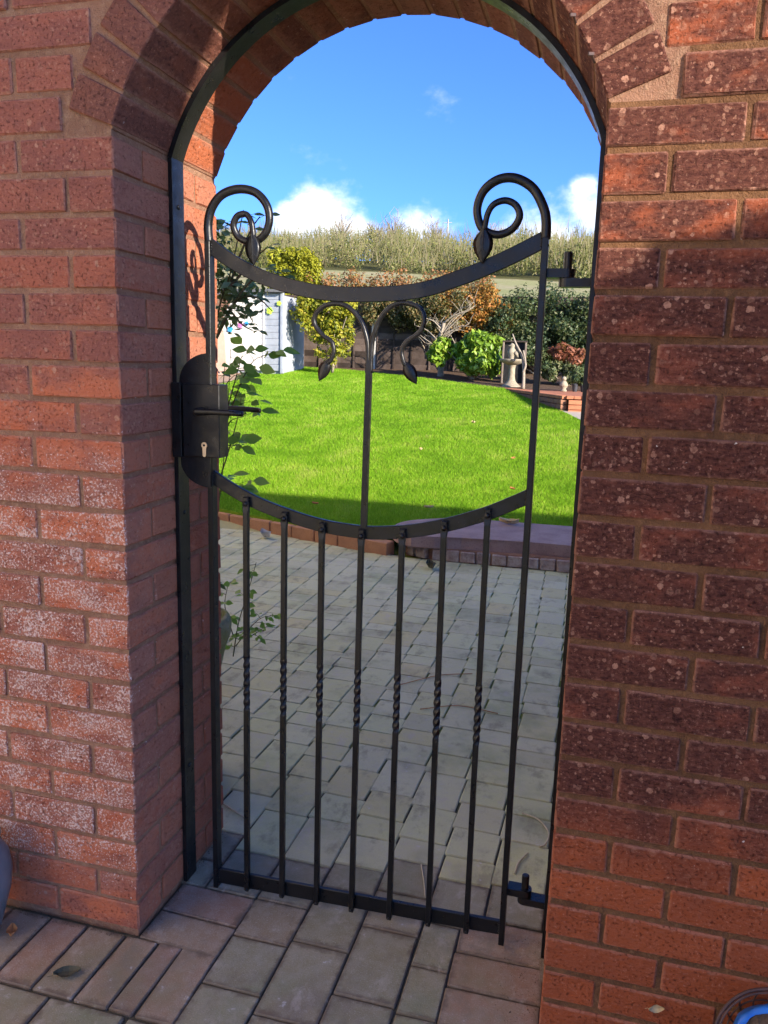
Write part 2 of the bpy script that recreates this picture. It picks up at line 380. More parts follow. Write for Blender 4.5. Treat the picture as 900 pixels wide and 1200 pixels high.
MAT['paver_far'] = paver_material('paver_far', [(0.0, (0.49, 0.46, 0.26)), (0.4, (0.58, 0.55, 0.33)), (0.7, (0.55, 0.54, 0.28)), (1.0, (0.56, 0.49, 0.24))])
MAT['paver_red'] = paver_material('paver_red', [(0.0, (0.29, 0.165, 0.11)), (0.5, (0.33, 0.20, 0.13)), (1.0, (0.28, 0.21, 0.135))])
def simple(name, c1, c2, scale=12, rough=0.85, spec=0.3, bdist=0.0, metal=0.0, fine=None):
    m, nt, b, pos, geo = new_mat(name, rough, spec)
    n = noise_n(nt, pos, scale, 5, 0.62)
    col = mixc(nt, smooth(nt, n, 0.32, 0.68), c1, c2)
    if fine:
        f = noise_n(nt, pos, fine, 4, 0.7); col = mixc(nt, smooth(nt, f, 0.5, 0.75, 0, 0.55), col, (c1[0]*.35, c1[1]*.35, c1[2]*.35)); n = mth(nt, 'ADD', n, f)
    nt.links.new(col, b.inputs['Base Color']); b.inputs['Metallic'].default_value = metal
    if bdist: bump(nt, b, n, 0.8, bdist)
    return m
def metal_paint():
    m, nt, b, pos, geo = new_mat('black_paint', 0.34, 0.36)
    n = noise_n(nt, pos, 38, 4, 0.6); n2 = noise_n(nt, pos, 240, 3, 0.6); n3 = noise_n(nt, pos, 7, 4, 0.6)
    col = mixc(nt, smooth(nt, n3, 0.45, 0.7), (0.006, 0.0058, 0.006), (0.012, 0.0108, 0.011))
    col = mixc(nt, smooth(nt, mth(nt, 'ADD', n2, mth(nt, 'MULTIPLY', n, 0.4)), 0.86, 0.96, 0, 0.35), col, (0.12, 0.105, 0.09))
    nt.links.new(col, b.inputs['Base Color'])
    rr = smooth(nt, n, 0.3, 0.7, 0.26, 0.46); nt.links.new(rr, b.inputs['Roughness'])
    bump(nt, b, mth(nt, 'ADD', n, mth(nt, 'MULTIPLY', n2, 0.35)), 0.5, 0.0012)
    return m
MAT['metal'] = metal_paint()
MAT['brass'] = simple('brass', (0.72, 0.58, 0.42), (0.6, 0.5, 0.4), 60, 0.35, 0.5, metal=1.0)
MAT['slot'] = simple('keyway_dark', (0.01, 0.01, 0.01), (0.02, 0.02, 0.02))
MAT['bedding'] = (lambda: None)()
def bedding_mat():
    m, nt, b, pos, geo = new_mat('joint_sand', 0.98, 0.1)
    n = noise_n(nt, pos, 45, 4, 0.7); g = noise_n(nt, pos, 2.4, 4, 0.6)
    sep = nt.nodes.new('ShaderNodeSeparateXYZ'); nt.links.new(pos, sep.inputs[0])
    far = smooth(nt, sep.outputs[1], 0.5, 1.6, 0.10, 1.0)
    col = mixc(nt, n, (0.055, 0.045, 0.038), (0.10, 0.085, 0.07))
    col = mixc(nt, mth(nt, 'MULTIPLY', smooth(nt, g, 0.22, 0.48), far), col, (0.15, 0.18, 0.04))
    nt.links.new(col, b.inputs['Base Color']); bump(nt, b, n, 1.0, 0.006); return m
MAT['bedding'] = bedding_mat()
def leaf_mat(name, ramp, rough=0.5, spec=0.35, trans=0.35):
    m, nt, b, pos, geo = new_mat(name, rough, spec)
    att = nt.nodes.new('ShaderNodeAttribute'); att.attribute_name = 'tint'
    info = nt.nodes.new('ShaderNodeObjectInfo')
    t = mth(nt, 'FRACT', mth(nt, 'ADD', att.outputs['Fac'], mth(nt, 'MULTIPLY', info.outputs['Random'], 0.25)))
    cr = nt.nodes.new('ShaderNodeValToRGB')
    while len(cr.color_ramp.elements) < len(ramp): cr.color_ramp.elements.new(0.5)
    for e, (p, c) in zip(cr.color_ramp.elements, ramp): e.position = p; e.color = (*c, 1)
    nt.links.new(t if name == 'rose_leaf' else att.outputs['Fac'], cr.inputs[0]); nt.links.new(cr.outputs[0], b.inputs['Base Color'])
    if trans > 0:
        tr = nt.nodes.new('ShaderNodeBsdfTranslucent'); mx = nt.nodes.new('ShaderNodeMixShader'); mx.inputs[0].default_value = trans
        nt.links.new(mixc(nt, 0.5, cr.outputs[0], (0.16, 0.22, 0.02), 'MIX'), tr.inputs[0])
        nt.links.new(b.outputs[0], mx.inputs[1]); nt.links.new(tr.outputs[0], mx.inputs[2])
        nt.links.new(mx.outputs[0], nt.nodes['Material Output'].inputs[0])
    return m
G = lambda *a: [(i/(len(a)-1), c) for i, c in enumerate(a)]
MAT['grass'] = leaf_mat('grass', G((0.11, 0.25, 0.010), (0.18, 0.37, 0.014), (0.24, 0.45, 0.022), (0.37, 0.50, 0.05), (0.45, 0.45, 0.14)), 0.7, 0.08, 0.35)
MAT['ivy'] = leaf_mat('ivy_leaf', G((0.03, 0.055, 0.025), (0.055, 0.09, 0.035), (0.10, 0.13, 0.045), (0.19, 0.19, 0.08)))
MAT['laurel'] = leaf_mat('laurel_leaf', G((0.08, 0.17, 0.015), (0.17, 0.30, 0.025), (0.28, 0.42, 0.04), (0.40, 0.48, 0.07)), 0.4, 0.4)
MAT['yellow'] = leaf_mat('yellow_leaf', G((0.12, 0.15, 0.015), (0.25, 0.27, 0.02), (0.36, 0.34, 0.025), (0.45, 0.36, 0.03)))
MAT['golden'] = leaf_mat('golden_conifer', G((0.20, 0.22, 0.012), (0.32, 0.31, 0.015), (0.42, 0.38, 0.02)), 0.6)
MAT['beech'] = leaf_mat('beech_leaf', G((0.12, 0.12, 0.03), (0.30, 0.12, 0.045), (0.40, 0.17, 0.06), (0.34, 0.25, 0.06)))
MAT['autumn'] = leaf_mat('autumn_leaf', G((0.13, 0.14, 0.04), (0.38, 0.20, 0.04), (0.46, 0.16, 0.03), (0.48, 0.28, 0.05)))
MAT['russet'] = leaf_mat('russet_leaf', G((0.16, 0.05, 0.03), (0.30, 0.10, 0.05), (0.38, 0.16, 0.09)))
MAT['scrub'] = leaf_mat('scrub_twig', G((0.10, 0.125, 0.035), (0.19, 0.19, 0.06), (0.27, 0.235, 0.10), (0.34, 0.27, 0.17)), 0.9, 0.1, 0.15)
MAT['mixed'] = leaf_mat('mixed_leaf', G((0.07, 0.09, 0.03), (0.14, 0.15, 0.05), (0.26, 0.16, 0.06), (0.30, 0.24, 0.10)))
MAT['dark_leaf'] = leaf_mat('dark_leaf', G((0.06, 0.11, 0.04), (0.10, 0.17, 0.06), (0.16, 0.22, 0.09)), 0.45, 0.4, 0.25)
MAT['rose_leaf'] = leaf_mat('rose_leaf', G((0.14, 0.30, 0.06), (0.22, 0.42, 0.07), (0.31, 0.52, 0.10), (0.40, 0.55, 0.14)), 0.45, 0.3, 0.5)
MAT['bark'] = simple('bark', (0.24, 0.19, 0.13), (0.36, 0.30, 0.22), 30, 0.9, 0.15, 0.004)
MAT['twig'] = simple('green_twig', (0.10, 0.12, 0.04), (0.16, 0.10, 0.06), 30, 0.8, 0.2)
MAT['soil'] = simple('soil', (0.10, 0.065, 0.04), (0.16, 0.10, 0.065), 25, 0.95, 0.1, 0.01, fine=120)
def field_mat():
    m, nt, b, pos, geo = new_mat('dry_field', 0.95, 0.05)
    n = noise_n(nt, pos, 0.15, 5, 0.6); f = noise_n(nt, pos, 2.5, 5, 0.7)
    col = mixc(nt, smooth(nt, n, 0.35, 0.65), (0.40, 0.34, 0.19), (0.30, 0.30, 0.12)); col = mixc(nt, smooth(nt, f, 0.4, 0.7, 0, 0.5), col, (0.22, 0.21, 0.09))
    sp = nt.nodes.new('ShaderNodeSeparateXYZ'); nt.links.new(pos, sp.inputs[0])
    col = mixc(nt, smooth(nt, mth(nt, 'ADD', sp.outputs[1], mth(nt, 'MULTIPLY', n, 4.0)), 63.5, 65.0), col, (0.10, 0.095, 0.035))     # rough ground under the scrub
    nt.links.new(col, b.inputs['Base Color']); bump(nt, b, f, 1.0, 0.05); return m
MAT['field'] = field_mat()
MAT['lawn_base'] = simple('lawn_base', (0.14, 0.235, 0.014), (0.19, 0.29, 0.02), 5, 0.95, 0.1, 0.01)
MAT['slab'] = simple('purple_slab', (0.27, 0.165, 0.135), (0.36, 0.235, 0.19), 7, 0.75, 0.3, 0.003, fine=90)
MAT['rubble'] = simple('stained_brick', (0.30, 0.20, 0.16), (0.44, 0.36, 0.30), 22, 0.95, 0.1, 0.004, fine=80)
MAT['kerb'] = simple('kerb_brick', (0.46, 0.23, 0.12), (0.38, 0.185, 0.10), 9, 0.9, 0.2, 0.002, fine=140)
MAT['terracotta'] = simple('terracotta', (0.50, 0.20, 0.10), (0.42, 0.155, 0.08), 8, 0.9, 0.2, 0.002, fine=90)
MAT['bedbrick_shade'] = simple('bed_brick_shade', (0.30, 0.15, 0.09), (0.24, 0.12, 0.075), 8, 0.9, 0.2, 0.002, fine=90)  # darker brick for the bed's shaded side; the shade is in the colour
MAT['fence'] = simple('fence_wood', (0.085, 0.060, 0.047), (0.13, 0.095, 0.078), 6, 0.9, 0.15, 0.003, fine=60)
def per_piece(m, lo, hi):
    nt = m.node_tree; b = nt.nodes['Principled BSDF']; src = b.inputs['Base Color'].links[0].from_socket
    info = nt.nodes.new('ShaderNodeObjectInfo'); f = smooth(nt, info.outputs['Random'], 0, 1, lo, hi)
    hs = nt.nodes.new('ShaderNodeHueSaturation'); nt.links.new(f, hs.inputs['Value']); nt.links.new(src, hs.inputs['Color']); nt.links.new(hs.outputs[0], b.inputs['Base Color'])
per_piece(MAT['fence'], 0.45, 1.35)
MAT['white_wood'] = simple('white_wood', (0.78, 0.74, 0.66), (0.66, 0.62, 0.55), 3, 0.7, 0.3, 0.002)
MAT['grey_wood'] = simple('grey_wood', (0.36, 0.38, 0.41), (0.29, 0.31, 0.34), 5, 0.7, 0.3, 0.002)
MAT['peach_wood'] = simple('peach_wood', (0.62, 0.42, 0.30), (0.55, 0.36, 0.25), 5, 0.8, 0.2, 0.002)
MAT['brown_wood'] = simple('brown_wood', (0.20, 0.10, 0.06), (0.27, 0.14, 0.09), 5, 0.8, 0.2, 0.002)
MAT['felt'] = simple('roof_felt', (0.10, 0.10, 0.10), (0.16, 0.155, 0.15), 20, 0.95, 0.1)
MAT['stone'] = simple('cast_stone', (0.36, 0.30, 0.21), (0.26, 0.22, 0.15), 14, 0.9, 0.2, 0.004, fine=80)
MAT['mossy'] = simple('mossy_stone', (0.30, 0.29, 0.17), (0.22, 0.24, 0.08), 16, 0.95, 0.1, 0.006, fine=90)
MAT['pot_blue'] = simple('blue_glaze', (0.10, 0.115, 0.14), (0.15, 0.165, 0.19), 9, 0.3, 0.5)
MAT['dark_pot'] = simple('dark_pot', (0.03, 0.035, 0.04), (0.05, 0.05, 0.055), 9, 0.5, 0.3)
MAT['old_wood'] = simple('old_wood', (0.26, 0.20, 0.15), (0.18, 0.14, 0.11), 9, 0.9, 0.1, 0.002)
MAT['wire'] = simple('rusty_wire', (0.05, 0.028, 0.025), (0.09, 0.045, 0.035), 60, 0.6, 0.4)
MAT['blue_plastic'] = simple('blue_plastic', (0.02, 0.14, 0.50), (0.03, 0.20, 0.62), 10, 0.4, 0.5)
MAT['dry_leaf'] = simple('dry_leaf', (0.48, 0.22, 0.08), (0.36, 0.15, 0.06), 60, 0.8, 0.2)
MAT['pale_leaf'] = simple('pale_leaf', (0.55, 0.42, 0.22), (0.44, 0.30, 0.15), 60, 0.8, 0.2)
MAT['dark_dead'] = simple('dark_dead_leaf', (0.05, 0.055, 0.035), (0.09, 0.08, 0.05), 60, 0.7, 0.3)
MAT['straw'] = simple('straw', (0.62, 0.52, 0.34), (0.5, 0.4, 0.24), 40, 0.8, 0.2)
MAT['grey_post'] = simple('grey_post', (0.45, 0.43, 0.40), (0.36, 0.34, 0.31), 10, 0.9, 0.1)
def sticker(name, c): return simple(name, c, tuple(x*0.8 for x in c), 30, 0.6, 0.3)
MAT['decal_blue'] = sticker('decal_blue', (0.05, 0.38, 0.72)); MAT['decal_pink'] = sticker('decal_pink', (0.75, 0.22, 0.48)); MAT['decal_lime'] = sticker('decal_lime', (0.50, 0.75, 0.08))

# ---------------------------------------------------------------- the brick wall with its arch
WID = 0.932; THK = 0.44; RAD = 0.4935; ACX, ACZ = 0.466, 1.619
LZ = [1.7734, 1.6999, 1.6235, 1.5505, 1.4747, 1.4008, 1.3274, 1.2527, 1.1749, 1.0958, 1.017, 0.9369, 0.8611, 0.782, 0.7036, 0.6278, 0.5507, 0.4704, 0.3907, 0.3162, 0.2361, 0.1547, 0.0833, 0.0084]
RZ = [1.7764, 1.7054, 1.6302, 1.5547, 1.4776, 1.3989, 1.3173, 1.2406, 1.1627, 1.0821, 1.0052, 0.9255, 0.8476, 0.7698, 0.6904, 0.613, 0.5341, 0.4573, 0.379, 0.3011, 0.2238, 0.147, 0.0728, -0.003]
TOPZ = 2.70; XL, XR = -2.6, 2.1; RING = 0.607
wall = thing('brick_wall', 'weathered red brick garden wall with a round arched gateway through it', 'wall', (0, 0, 0))
def core():
    bm = bmesh.new(); g = 0.0045; yb, yf = g, THK-g
    box(bm, ((XL-g)/2, THK/2, 0.89-0.05), (-(XL)-g, yf-yb, 1.78+0.1))
    box(bm, ((XL-0.007-0.12)/2, THK/2, (1.7801+TOPZ)/2), (0.127-0.0-XL-0.254, yf-yb, TOPZ-1.7801))
    me = bpy.data.meshes.new('mortar'); bm.to_mesh(me); bm.free(); mesh_obj('mortar', me, MAT['mortar'], wall); bm = bmesh.new()
    box(bm, ((XR+WID+g)/2, THK/2, 0.89-0.05), (XR-WID-g, yf-yb, 1.78+0.1))
    box(bm, ((XR+1.052)/2, THK/2, (1.7801+TOPZ)/2), (XR-1.052, yf-yb, TOPZ-1.7801))
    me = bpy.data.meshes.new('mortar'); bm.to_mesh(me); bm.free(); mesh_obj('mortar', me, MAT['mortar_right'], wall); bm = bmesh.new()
    # arch block from x=-0.127 to 1.052
    R = RAD+.0018; n = 54; th0 = math.acos((ACX+.0018)/R); pts = []
    for i in range(n+1):
        a = math.pi-th0 - (math.pi-2*th0)*i/n; pts.append((ACX+R*math.cos(a), ACZ+R*math.sin(a)))
    low = [(-0.127, 1.7801)] + [(-g, 1.7801)] + pts + [(WID+g, 1.7801), (1.052, 1.7801)]
    for (xa, za), (xb, zb) in zip(low, low[1:]):
        if abs(xb-xa) < 1e-6: continue
        vs = [bm.verts.new(p) for p in ((xa, yb, za), (xb, yb, zb), (xb, yb, TOPZ), (xa, yb, TOPZ), (xa, yf, za), (xb, yf, zb), (xb, yf, TOPZ), (xa, yf, TOPZ))]
        for f in ((0, 1, 2, 3), (7, 6, 5, 4), (0, 4, 5, 1), (3, 2, 6, 7)): bm.faces.new([vs[i] for i in f])
    me = bpy.data.meshes.new('mortar'); bm.to_mesh(me); bm.free()
    mesh_obj('mortar', me, MAT['mortar'], wall)
core()
def brick_mesh(sx, sy, sz, seed, ch=0.0035, jit=0.0012):
    bm = bmesh.new(); r = random.Random(seed); box(bm, (0, 0, 0), (sx, sy, sz), ch, 0, jit, r)
    bmesh.ops.recalc_face_normals(bm, faces=bm.faces)
    me = bpy.data.meshes.new('brick'); bm.to_mesh(me); bm.free(); return me
BRK = []                                                   # (x0,x1,y0,y1,z0,z1, visible, material)
def courses(side):
    zs = LZ if side == 'L' else RZ
    rows = [(zs[i+1], zs[i], i) for i in range(len(zs)-1)]
    z = zs[0]; k = -1
    while z + 0.076 < TOPZ+0.02:
        rows.append((z, z+0.0765, k)); z += 0.0765; k -= 1
    return rows
def add_row(side, z0, z1, k):
    sgn = -1 if side == 'L' else 1; x_in = 0.0 if side == 'L' else WID; lim = (-XL if side == 'L' else XR-WID)
    za, zb = z0+0.0055, z1-0.0055; even = (k % 2 == 0); zm = (za+zb)/2
    if k >= 0:
        d = 0.215 if even else 0.1025
        segs = [(0.0, d)]
    else:
        segs = [(0.0, 0.215 if even else 0.1025)]
    u = segs[0][1] + 0.010
    while u < lim: segs.append((u, min(u+0.215+rnd.uniform(-.003, .003), lim))); u = segs[-1][1] + 0.010 + rnd.uniform(-.001, .002)
    carry = False
    for i, (a, b) in enumerate(segs):
        if k < 0:                                             # clear the arch ring
            rr = RING+0.006; dz = max(0.0, zm-ACZ)
            clear = math.sqrt(max(0, rr*rr-dz*dz)) - WID/2
            if b < clear+0.075: carry = True; continue
            a = clear if (a < clear or carry) else a
            carry = False
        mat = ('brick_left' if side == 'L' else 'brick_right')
        if i == 0 and k >= 0:
            if even: lst = [(0, .1025), (.1125, .215), (.225, .3275), (.3375, .44)]
            else: lst = [(0, .215), (.225, .44)]
        else: lst = [(0, .1025), (.3375, .44)]
        for j, (ya, yb) in enumerate(lst):
            x0, x1 = x_in+sgn*a, x_in+sgn*b
            if x0 > x1: x0, x1 = x1, x0
            ctr = ((x0+x1)/2, 0.0 if j == 0 else (ya+yb)/2, zm)
            if side == 'L' and i == 0 and k >= 0: vis = in_view((0, (ya+yb)/2, zm), 25)
            else: vis = (j == 0) and (in_view((x0, 0, zm), 25) or in_view((x1, 0, zm), 25))
            m = mat if not (side == 'L' and j > 0) else 'brick_reveal'
            BRK.append((x0, x1, ya, yb, za, zb, vis, m))
for side in 'LR':
    for z0, z1, k in courses(side): add_row(side, z0, z1, k)
# the closing rows above the crown of the arch
zc = 2.24
while zc+0.07 < TOPZ:
    x = -0.16
    while x < 1.1:
        BRK.append((x, x+0.215, 0, .1025, zc, zc+.066, False, 'brick_left')); BRK.append((x, x+0.215, .3375, .44, zc, zc+.066, False, 'brick_left')); x += .225
    zc += 0.0765
cache = {}; rest = {}; n_parts = 0
def out_jit(): return rnd.uniform(-0.0015, 0.0018)
for (x0, x1, y0, y1, z0, z1, vis, mname) in BRK:
    sx, sy, sz = x1-x0, y1-y0, z1-z0
    c = ((x0+x1)/2+0, (y0+y1)/2+(out_jit() if y0 == 0 else 0), (z0+z1)/2)
    if vis and n_parts < 250:
        key = (round(sx, 2), round(sy, 2), mname)
        if key not in cache: cache[key] = [brick_mesh(sx, sy, 0.0665, 11*len(cache)+q) for q in range(4)]
        me = rnd.choice(cache[key])
        if not me.materials: me.materials.append(MAT[mname])
        o = bpy.data.objects.new('brick', me); link(o, wall); o.location = c
        bx = me.vertices; o.scale = (sx/key[0] if abs(sx-key[0]) > .02 else 1, 1, sz/0.0665)
        o.rotation_euler = (rnd.uniform(-.006, .006), rnd.uniform(-.006, .006), rnd.uniform(-.006, .006)); n_parts += 1
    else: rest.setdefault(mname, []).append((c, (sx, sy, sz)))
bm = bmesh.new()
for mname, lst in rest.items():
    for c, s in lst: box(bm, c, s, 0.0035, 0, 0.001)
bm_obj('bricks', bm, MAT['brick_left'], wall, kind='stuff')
# arch ring: 18 wedge bricks at the front, 18 behind
th0 = math.acos(ACX/RAD); NV = 18
def voussoir(a0, a1, y0, y1, mat):
    bm = bmesh.new(); r = random.Random(int(a0*1000)+int(y0*100)); V = []
    ch = 0.0025
    def P(rr, a, y):
        j = 0.0008; return Vector((ACX+rr*math.cos(a)+r.uniform(-j, j), y+r.uniform(-j, j), ACZ+rr*math.sin(a)+r.uniform(-j, j)))
    g = 0.0040/RAD; b0, b1 = a0+g, a1-g; r0, r1 = RAD+r.uniform(-.0008, .0008), RING-0.010
    o0 = 0.0055/RING
    ring = []
    for (y, ins) in ((y0, ch), (y0+ch, 0), (y1-ch, 0), (y1, ch)):
        e0 = ins/RAD
        if ins:
            pts = [(r0+ins, b0+e0), (r0+ins, b1-e0), (r1-ins, b1-e0*1.0-o0*.3), (r1-ins, b0+e0+o0*.3)]
            ring.append([bm.verts.new(P(rr, a, y)) for rr, a in pts])
        else:
            pts = [(r0, b0+ch/RAD), (r0, b1-ch/RAD), (r0+ch, b1), (r1-ch, b1-o0*.3), (r1, b1-o0*.3-ch/RAD), (r1, b0+o0*.3+ch/RAD), (r1-ch, b0+o0*.3), (r0+ch, b0)]
            ring.append([bm.verts.new(P(rr, a, y)) for rr, a in pts])
    A, B, Cc, D = ring
    for k in range(8): bm.faces.new((B[k], B[(k+1) % 8], Cc[(k+1) % 8], Cc[k]))
    for q, o in ((A, B), (D, Cc)):
        bm.faces.new(q)
        for i in range(4):
            bm.faces.new((q[i], q[(i+1) % 4], o[(2*i+1) % 8], o[2*i]))
            bm.faces.new((q[(i+1) % 4], o[(2*i+2) % 8], o[2*i+1]))
    bm_obj('arch_brick', bm, mat, wall)
for i in range(NV):
    a0 = math.pi-th0-(math.pi-2*th0)*i/NV; a1 = math.pi-th0-(math.pi-2*th0)*(i+1)/NV
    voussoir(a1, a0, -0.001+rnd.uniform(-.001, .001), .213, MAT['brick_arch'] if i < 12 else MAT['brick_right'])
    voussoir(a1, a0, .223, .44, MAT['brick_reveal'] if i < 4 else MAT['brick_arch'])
bm = bmesh.new(); xx = XL
while xx < XR: box(bm, (xx+.15, THK/2, TOPZ+.03), (.292, THK+.08, .06), .006); xx += .30
bm_obj('coping', bm, MAT['rubble'], wall)
for (x, z) in ((0.872, 1.905), (0.905, 1.845)):
    bm = bmesh.new(); tube(bm, [(x, 0.01, z), (x-.004, -0.014, z+.004)], [0.0022, 0.0022], 8); box(bm, (x-.005, -0.0155, z+.004), (.010, .004, .006), .001, rz=.3)
    o = bm_obj('masonry_nail', bm, MAT['wire'])
    top(o, 'small dark nail in the arch edge, upper of the two' if z > 1.87 else 'small dark nail in the arch edge, lower of the two', 'nail', 'nails in the right side of the arch')

def prism_x(bm, poly, x0, x1):
    a = [bm.verts.new((x0, p[0], p[1])) for p in poly]; b = [bm.verts.new((x1, p[0], p[1])) for p in poly]; n = len(poly)
    for i in range(n): bm.faces.new((a[i], a[(i+1) % n], b[(i+1) % n], b[i]))
    bm.faces.new(a[::-1]); bm.faces.new(b)
# unseen brick buildings, added out of frame to throw the shade on wall, paving and lawn edge
shade_annex = thing('shade_outbuilding', 'added unseen brick outbuilding at the right end of the wall, casting shade on paving and lawn', 'building', (2.2, 0, 0))
bm = bmesh.new(); box(bm, (8.6, .95, .95), (12.8, 1.8, 1.9)); prism_x(bm, [(.051, 1.9), (.051, 3.3), (1.84, 1.9)], 2.21, 14.99); bm_obj('wall', bm, MAT['brick_right'], shade_annex)
bm = bmesh.new(); prism(bm, [(-.1, 3.36), (-.1, 3.46), (2.1, 1.90), (2.1, 1.80)], 2.1, 15.1)
for v in bm.verts: v.co = Vector((v.co.z, v.co.x, v.co.y))
bm_obj('roof', bm, MAT['felt'], shade_annex)
bm = bmesh.new(); box(bm, (8.6, .028, 3.23), (12.8, .04, .22)); bm_obj('fascia', bm, MAT['white_wood'], shade_annex)
def sun_local(t, s): return Vector((t*math.sin(SUN_AZ)+s*math.cos(SUN_AZ), -t*math.cos(SUN_AZ)+s*math.sin(SUN_AZ), 0))
TD = 3.6; dz = TD*math.tan(SUN_EL)
base = sun_local(TD, 0.0); rzv = SUN_AZ-math.pi/2
nh = thing('shade_house', 'unseen brick house with a pantiled lean-to behind the photographer, shaped to cast the wall shadow', 'building', tuple(base))
Rz = Matrix.Rotation(math.atan2(sun_local(1, 0).y, sun_local(1, 0).x), 3, 'Z')       # local x = towards the sun, local y = -s or +s
sgn_s = 1 if (Rz @ Vector((0, 1, 0))).dot(sun_local(0, 1)) > 0 else -1
def hb(bm, t0, t1, s0, s1, z0, z1, ch=0):
    c = base + Rz @ Vector(((t0+t1)/2, sgn_s*(s0+s1)/2, 0)); box(bm, (c.x, c.y, (z0+z1)/2), (t1-t0, s1-s0, z1-z0), ch, rot=Rz)
bm = bmesh.new(); hb(bm, 0, .9, -.72, 0.205, 0, 2.25+dz); bm_obj('wall', bm, MAT['brick_left'], nh)
bm = bmesh.new(); hb(bm, 0.05, 1.4, 0.07, .82, 0, 1.16+dz); bm_obj('lean_to', bm, MAT['brick_left'], nh)
# pantile rolls along the lean-to's top edge, shaped to the wall's shadow line
bm = bmesh.new(); s = 0.08; prof = []
while s < .84:
    f = ((s-0.509) % 0.087)/0.087
    prof.append((s, 1.229 if s < 0.509 else 1.229 + (0.044*min(1, f/0.22) if s < 0.528 else 0.021+0.023*(f/0.22) if f < 0.22 else 0.044-0.023*(f-0.22)/0.78))); s += 0.004
for i in range(len(prof)-1):
    (s0, w0), (s1, w1) = prof[i], prof[i+1]
    p = [base + Rz @ Vector((t, sgn_s*sv, 0)) + Vector((0, 0, z)) for t, sv, z in
         ((0, s0, 1.165+dz), (0, s1, 1.165+dz), (0, s1, w1+dz), (0, s0, w0+dz), (1.5, s0, .765+dz), (1.5, s1, .765+dz), (1.5, s1, w1+dz-.40), (1.5, s0, w0+dz-.40))]
    vs = [bm.verts.new(q) for q in p]
    for f in ((0, 1, 2, 3), (3, 2, 6, 7), (4, 7, 6, 5), (0, 4, 5, 1)): bm.faces.new([vs[j] for j in f])
bm_obj('pantile_roof', bm, MAT['terracotta'], nh)
bm = bmesh.new(); hb(bm, -.04, .95, -.78, 0.207, 2.252+dz, 2.30+dz); bm_obj('roof', bm, MAT['felt'], nh)

# unseen cream blocks added either side of the wall to bounce warm sunlight
MAT['render'] = simple('cream_bounce_render', (0.80, 0.68, 0.52), (0.74, 0.62, 0.47), 3, 0.9, 0.2, 0.003)
for lab, x, y0, y1, h in (('added unseen cream house bouncing sunlight onto the front of the wall', -2.1, -7.0, -.6, 6.0), ('added unseen cream gable bouncing sunlight onto the paving behind the wall', -3.3, .7, 5.2, 6.0)):
    t = thing('sun_bounce_house', lab, 'building', (x-2, (y0+y1)/2, 0))
    bm = bmesh.new(); box(bm, (x-2, (y0+y1)/2, h/2), (4, y1-y0, h)); bm_obj('wall', bm, MAT['render'], t)
    bm = bmesh.new(); box(bm, (x-2, (y0+y1)/2, h+.09), (4.5, y1-y0+.4, .17), .01); bm_obj('roof', bm, MAT['felt'], t)
    for yy in ((y0+y1)/2-1.6, (y0+y1)/2+1.6):
        bm = bmesh.new(); box(bm, (x+.02, yy, h*.6), (.06, .9, 1.1), .005); w = bm_obj('window', bm, MAT['white_wood'], t)
        bm = bmesh.new(); box(bm, (x+.053, yy, h*.6), (.01, .78, .98)); bm_obj('pane', bm, MAT['slot'], w)

# ---------------------------------------------------------------- paving
patio = thing('block_paving', '', 'paving', (0, 0, 0))
del patio['label'], patio['category']; patio['kind'] = 'structure'
bm = bmesh.new(); box(bm, (-.2, 1.2, -.0570), (7.4, 7.0, .10)); bm_obj('joint_sand', bm, MAT['bedding'], patio)
PAV = []                                                   # cx, cy, sx, sy, angle, material
def colx(c, y):
    x = 0.206+0.1425*c
    return x - 0.028*(y-0.5) if y > 0.5 else x
EXPL = {0: [0.205, 0.07, -0.085, -0.24], 1: [0.30, 0.093, -0.13, -0.27], 2: [0.19, -0.03, -0.21], 3: [0.25, 0.10, -0.04, -0.2]}
LENS = [0.105, 0.105, 0.14, 0.14, 0.175, 0.21, 0.21]
def kerb_y(x): return 3.74 + max(0, (-0.42-x))*0.345
for c in range(-18, 13):
    # behind the gate line, outwards
    y = EXPL[c][0] if c in EXPL else (0.203 if c < 4 else 0.302 if c == 4 else 0.05) + (0.0 if c in (-1, -2, 4) else rnd.uniform(0, .09))
    while True:
        L = rnd.choice(LENS); yc = y+L/2; x = colx(c, yc)+0.07125
        lim = kerb_y(x) + 0.05
        if y > lim: break
        inwall = (-0.02 < yc < THK+.02) and (x < -0.08 or x > WID+.08)
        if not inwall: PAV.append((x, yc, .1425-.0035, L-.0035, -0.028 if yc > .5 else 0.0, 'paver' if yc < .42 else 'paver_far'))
        y += L
    # front, towards the camera
    if c in EXPL: ys = list(EXPL[c]); yy = ys[-1]
    elif c >= 5: ys = [0.0]; yy = 0.0
    elif c == 4: continue
    else: ys = [-0.214]; yy = -0.214
    while yy > -2.2: yy -= rnd.choice(LENS); ys.append(yy)
    if c == -1: continue
    for a, b in zip(ys, ys[1:]):
        x = colx(c, 0)+0.07125
        if c == 3: PAV.append((0.6805, (a+b)/2, .086, a-b-.004, 0, 'paver'))
        elif c == -2: PAV.append((x+.02, (a+b)/2, .178, a-b-.004, 0, 'paver')); 
        else: PAV.append((x, (a+b)/2, .1385, a-b-.004, 0.0, 'paver'))
    if c == -2:
        for a, b in zip(ys, ys[1:]): PAV.append((0.159, (a+b)/2, .096, a-b-.004, 0, 'paver'))
